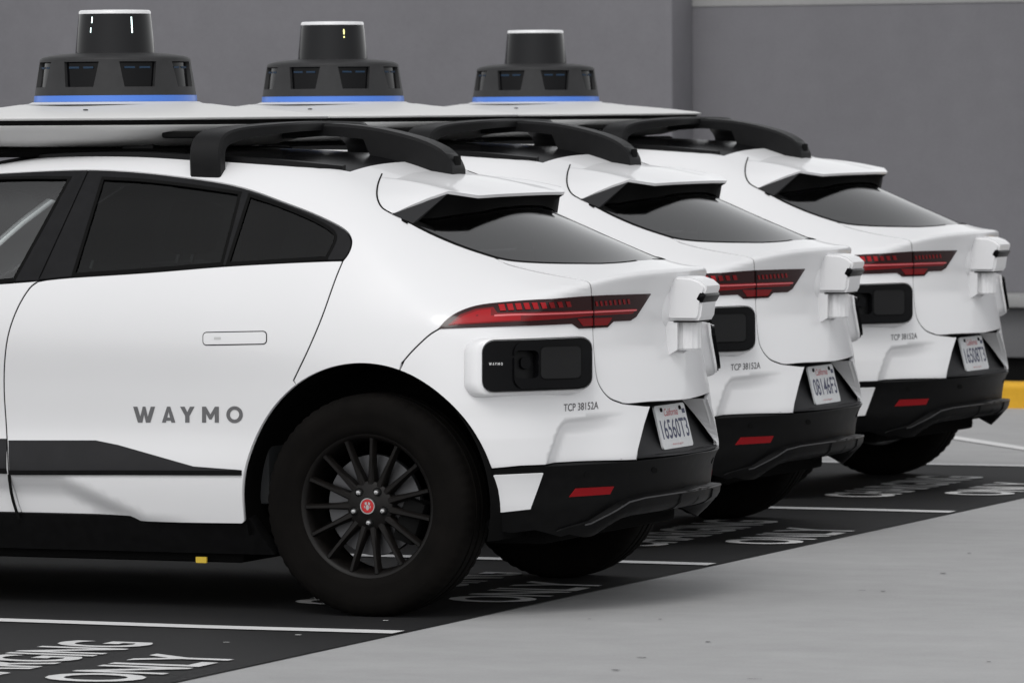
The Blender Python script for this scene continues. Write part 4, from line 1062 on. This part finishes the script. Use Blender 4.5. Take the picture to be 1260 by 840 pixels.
# --- underside, inner shell, seats
ub = box('underbody', (-2.50, -.84, .165), (-.49, .84, .235), 'liner', car, .02)
box('rear_undertray', (-.47, -.60, .235), (.52, .60, .33), 'liner', car, .02)
box('front_undertray', (-3.65, -.60, .20), (-2.52, .60, .28), 'liner', car, .02)
for y in (-.5, .5): box('suspension_arm', (-.05, y-.15, .24), (.05, y+.15, .31), 'liner', car, .01)
box('jacking_tag', (-.655, -.874, .166), (-.615, -.866, .186), 'yellow_tag', car)
tt, ss = np.meshgrid(np.linspace(-2.45, T_END, 90), np.linspace(.26, 1.085, 20), indexing='ij'); P, N = surf(np.stack([tt.ravel(), ss.ravel()], -1)); Q = P-N*.045
ok = ~((np.hypot((P[:, 0])/.50, (P[:, 2]-.378)/.53) < 1) & (P[:, 1] < -.5)); ok &= ~((P[:, 0] > .55) & (P[:, 2] < .73) & (P[:, 2] > .49)); ok &= ~((P[:, 0] > .4) & (P[:, 2] < .49))
Fc = []
for i in range(89):
    for j in range(19):
        q = (i*20+j, (i+1)*20+j, (i+1)*20+j+1, i*20+j+1)
        if all(ok[k] for k in q): Fc.append(q)
n = len(Q); V = Q.tolist()+[(a, -b, c) for a, b, c in Q.tolist()]; Fc += [tuple(k+n for k in q[::-1]) for q in Fc]
add('inner_shell', V, Fc, 'interior', car, smooth=True)
box('cabin_floor', (-2.45, -.80, .30), (-.48, .80, .36), 'interior', car, .02)
box('rear_bulkhead', (-.50, -.78, .36), (-.42, .78, 1.05), 'interior', car, .02)
box('parcel_shelf', (-.45, -.60, 1.00), (.55, .60, 1.03), 'interior', car, .01)
box('dashboard', (-2.45, -.78, .75), (-2.10, .78, 1.06), 'interior', car, .06, 3)
def seat(x, y, back_h=.62, w=.25, base=.46):
    s = empty('seat', (x, y, 0)); s.parent = car
    rt = Matrix.Translation((.20, 0, base+.12)) @ Matrix.Rotation(math.radians(18), 4, 'Y') @ Matrix.Translation((-.20, 0, -base-.12))
    box('seat_cushion', (-.27, -w, base), (.22, w, base+.16), 'seat', s, .05, 3)
    box('seat_backrest', (.16, -w, base+.10), (.29, w, base+.10+back_h), 'seat', s, .055, 4, rt)
    for yy in (-.06, .06): box('headrest_post', (.215, yy-.008, base+.08+back_h), (.231, yy+.008, base+.20+back_h), 'steel', s, .003, 1, rt)
    box('headrest', (.165, -.14, base+.14+back_h), (.275, .14, base+.33+back_h), 'seat', s, .045, 4, rt)
for y in (-.40, .40): seat(-1.72, y, .62); seat(-.86, y, .50, .30, .48)
box('cabin_roof_lining', (-1.75, -.50, 1.455), (-.55, .50, 1.465), 'seat', car, .003)
st = lathe('steering_wheel', [(.165, -.012), (.180, 0), (.165, .012), (.150, 0), (.165, -.012)], 'interior', car, 32, cap=False)
st.location = (-2.02, -.40, .98); st.rotation_euler = (0, math.radians(-62), 0)
# --- the other two cars
TR = [(-.4836, 2.9038, -.0119), (-.7821, 5.742, -.0411)]
CHILD = index_children()
glint_names = tuple(o.name for o in GLINTS); plate_tree = (plate1.name,)
cars = [car]
for k, (dx, dy, yw_) in enumerate(TR):
    c = link_copy(car, None, glint_names+plate_tree); c.location = (dx, dy, 0); c.rotation_euler = (0, 0, yw_); cars.append(c)
    keep = car; pl = make_plate(PLATES[k+1]); pl.parent = c
    if k == 0:
        rs2 = [o for o in COL.objects if o.parent == c and o.name.startswith('roof_sensor')][0]
        for a in (add_glint(159, 2.002, 2.022, 'ledy'), add_glint(159, 1.988, 1.994, 'ledy')): a.parent = rs2
GRP = 'white sensor cars parked side by side'
tag(car, 'white electric SUV with roof sensor dome, plate 16560T3, next to empty stall lettering', 'car', GRP)
tag(cars[1], 'white electric SUV with roof sensor dome, plate 08146F3, parked between two identical cars', 'car', GRP)
tag(cars[2], 'white electric SUV with roof sensor dome, plate 16508T3, parked nearest the yellow kerb', 'car', GRP)
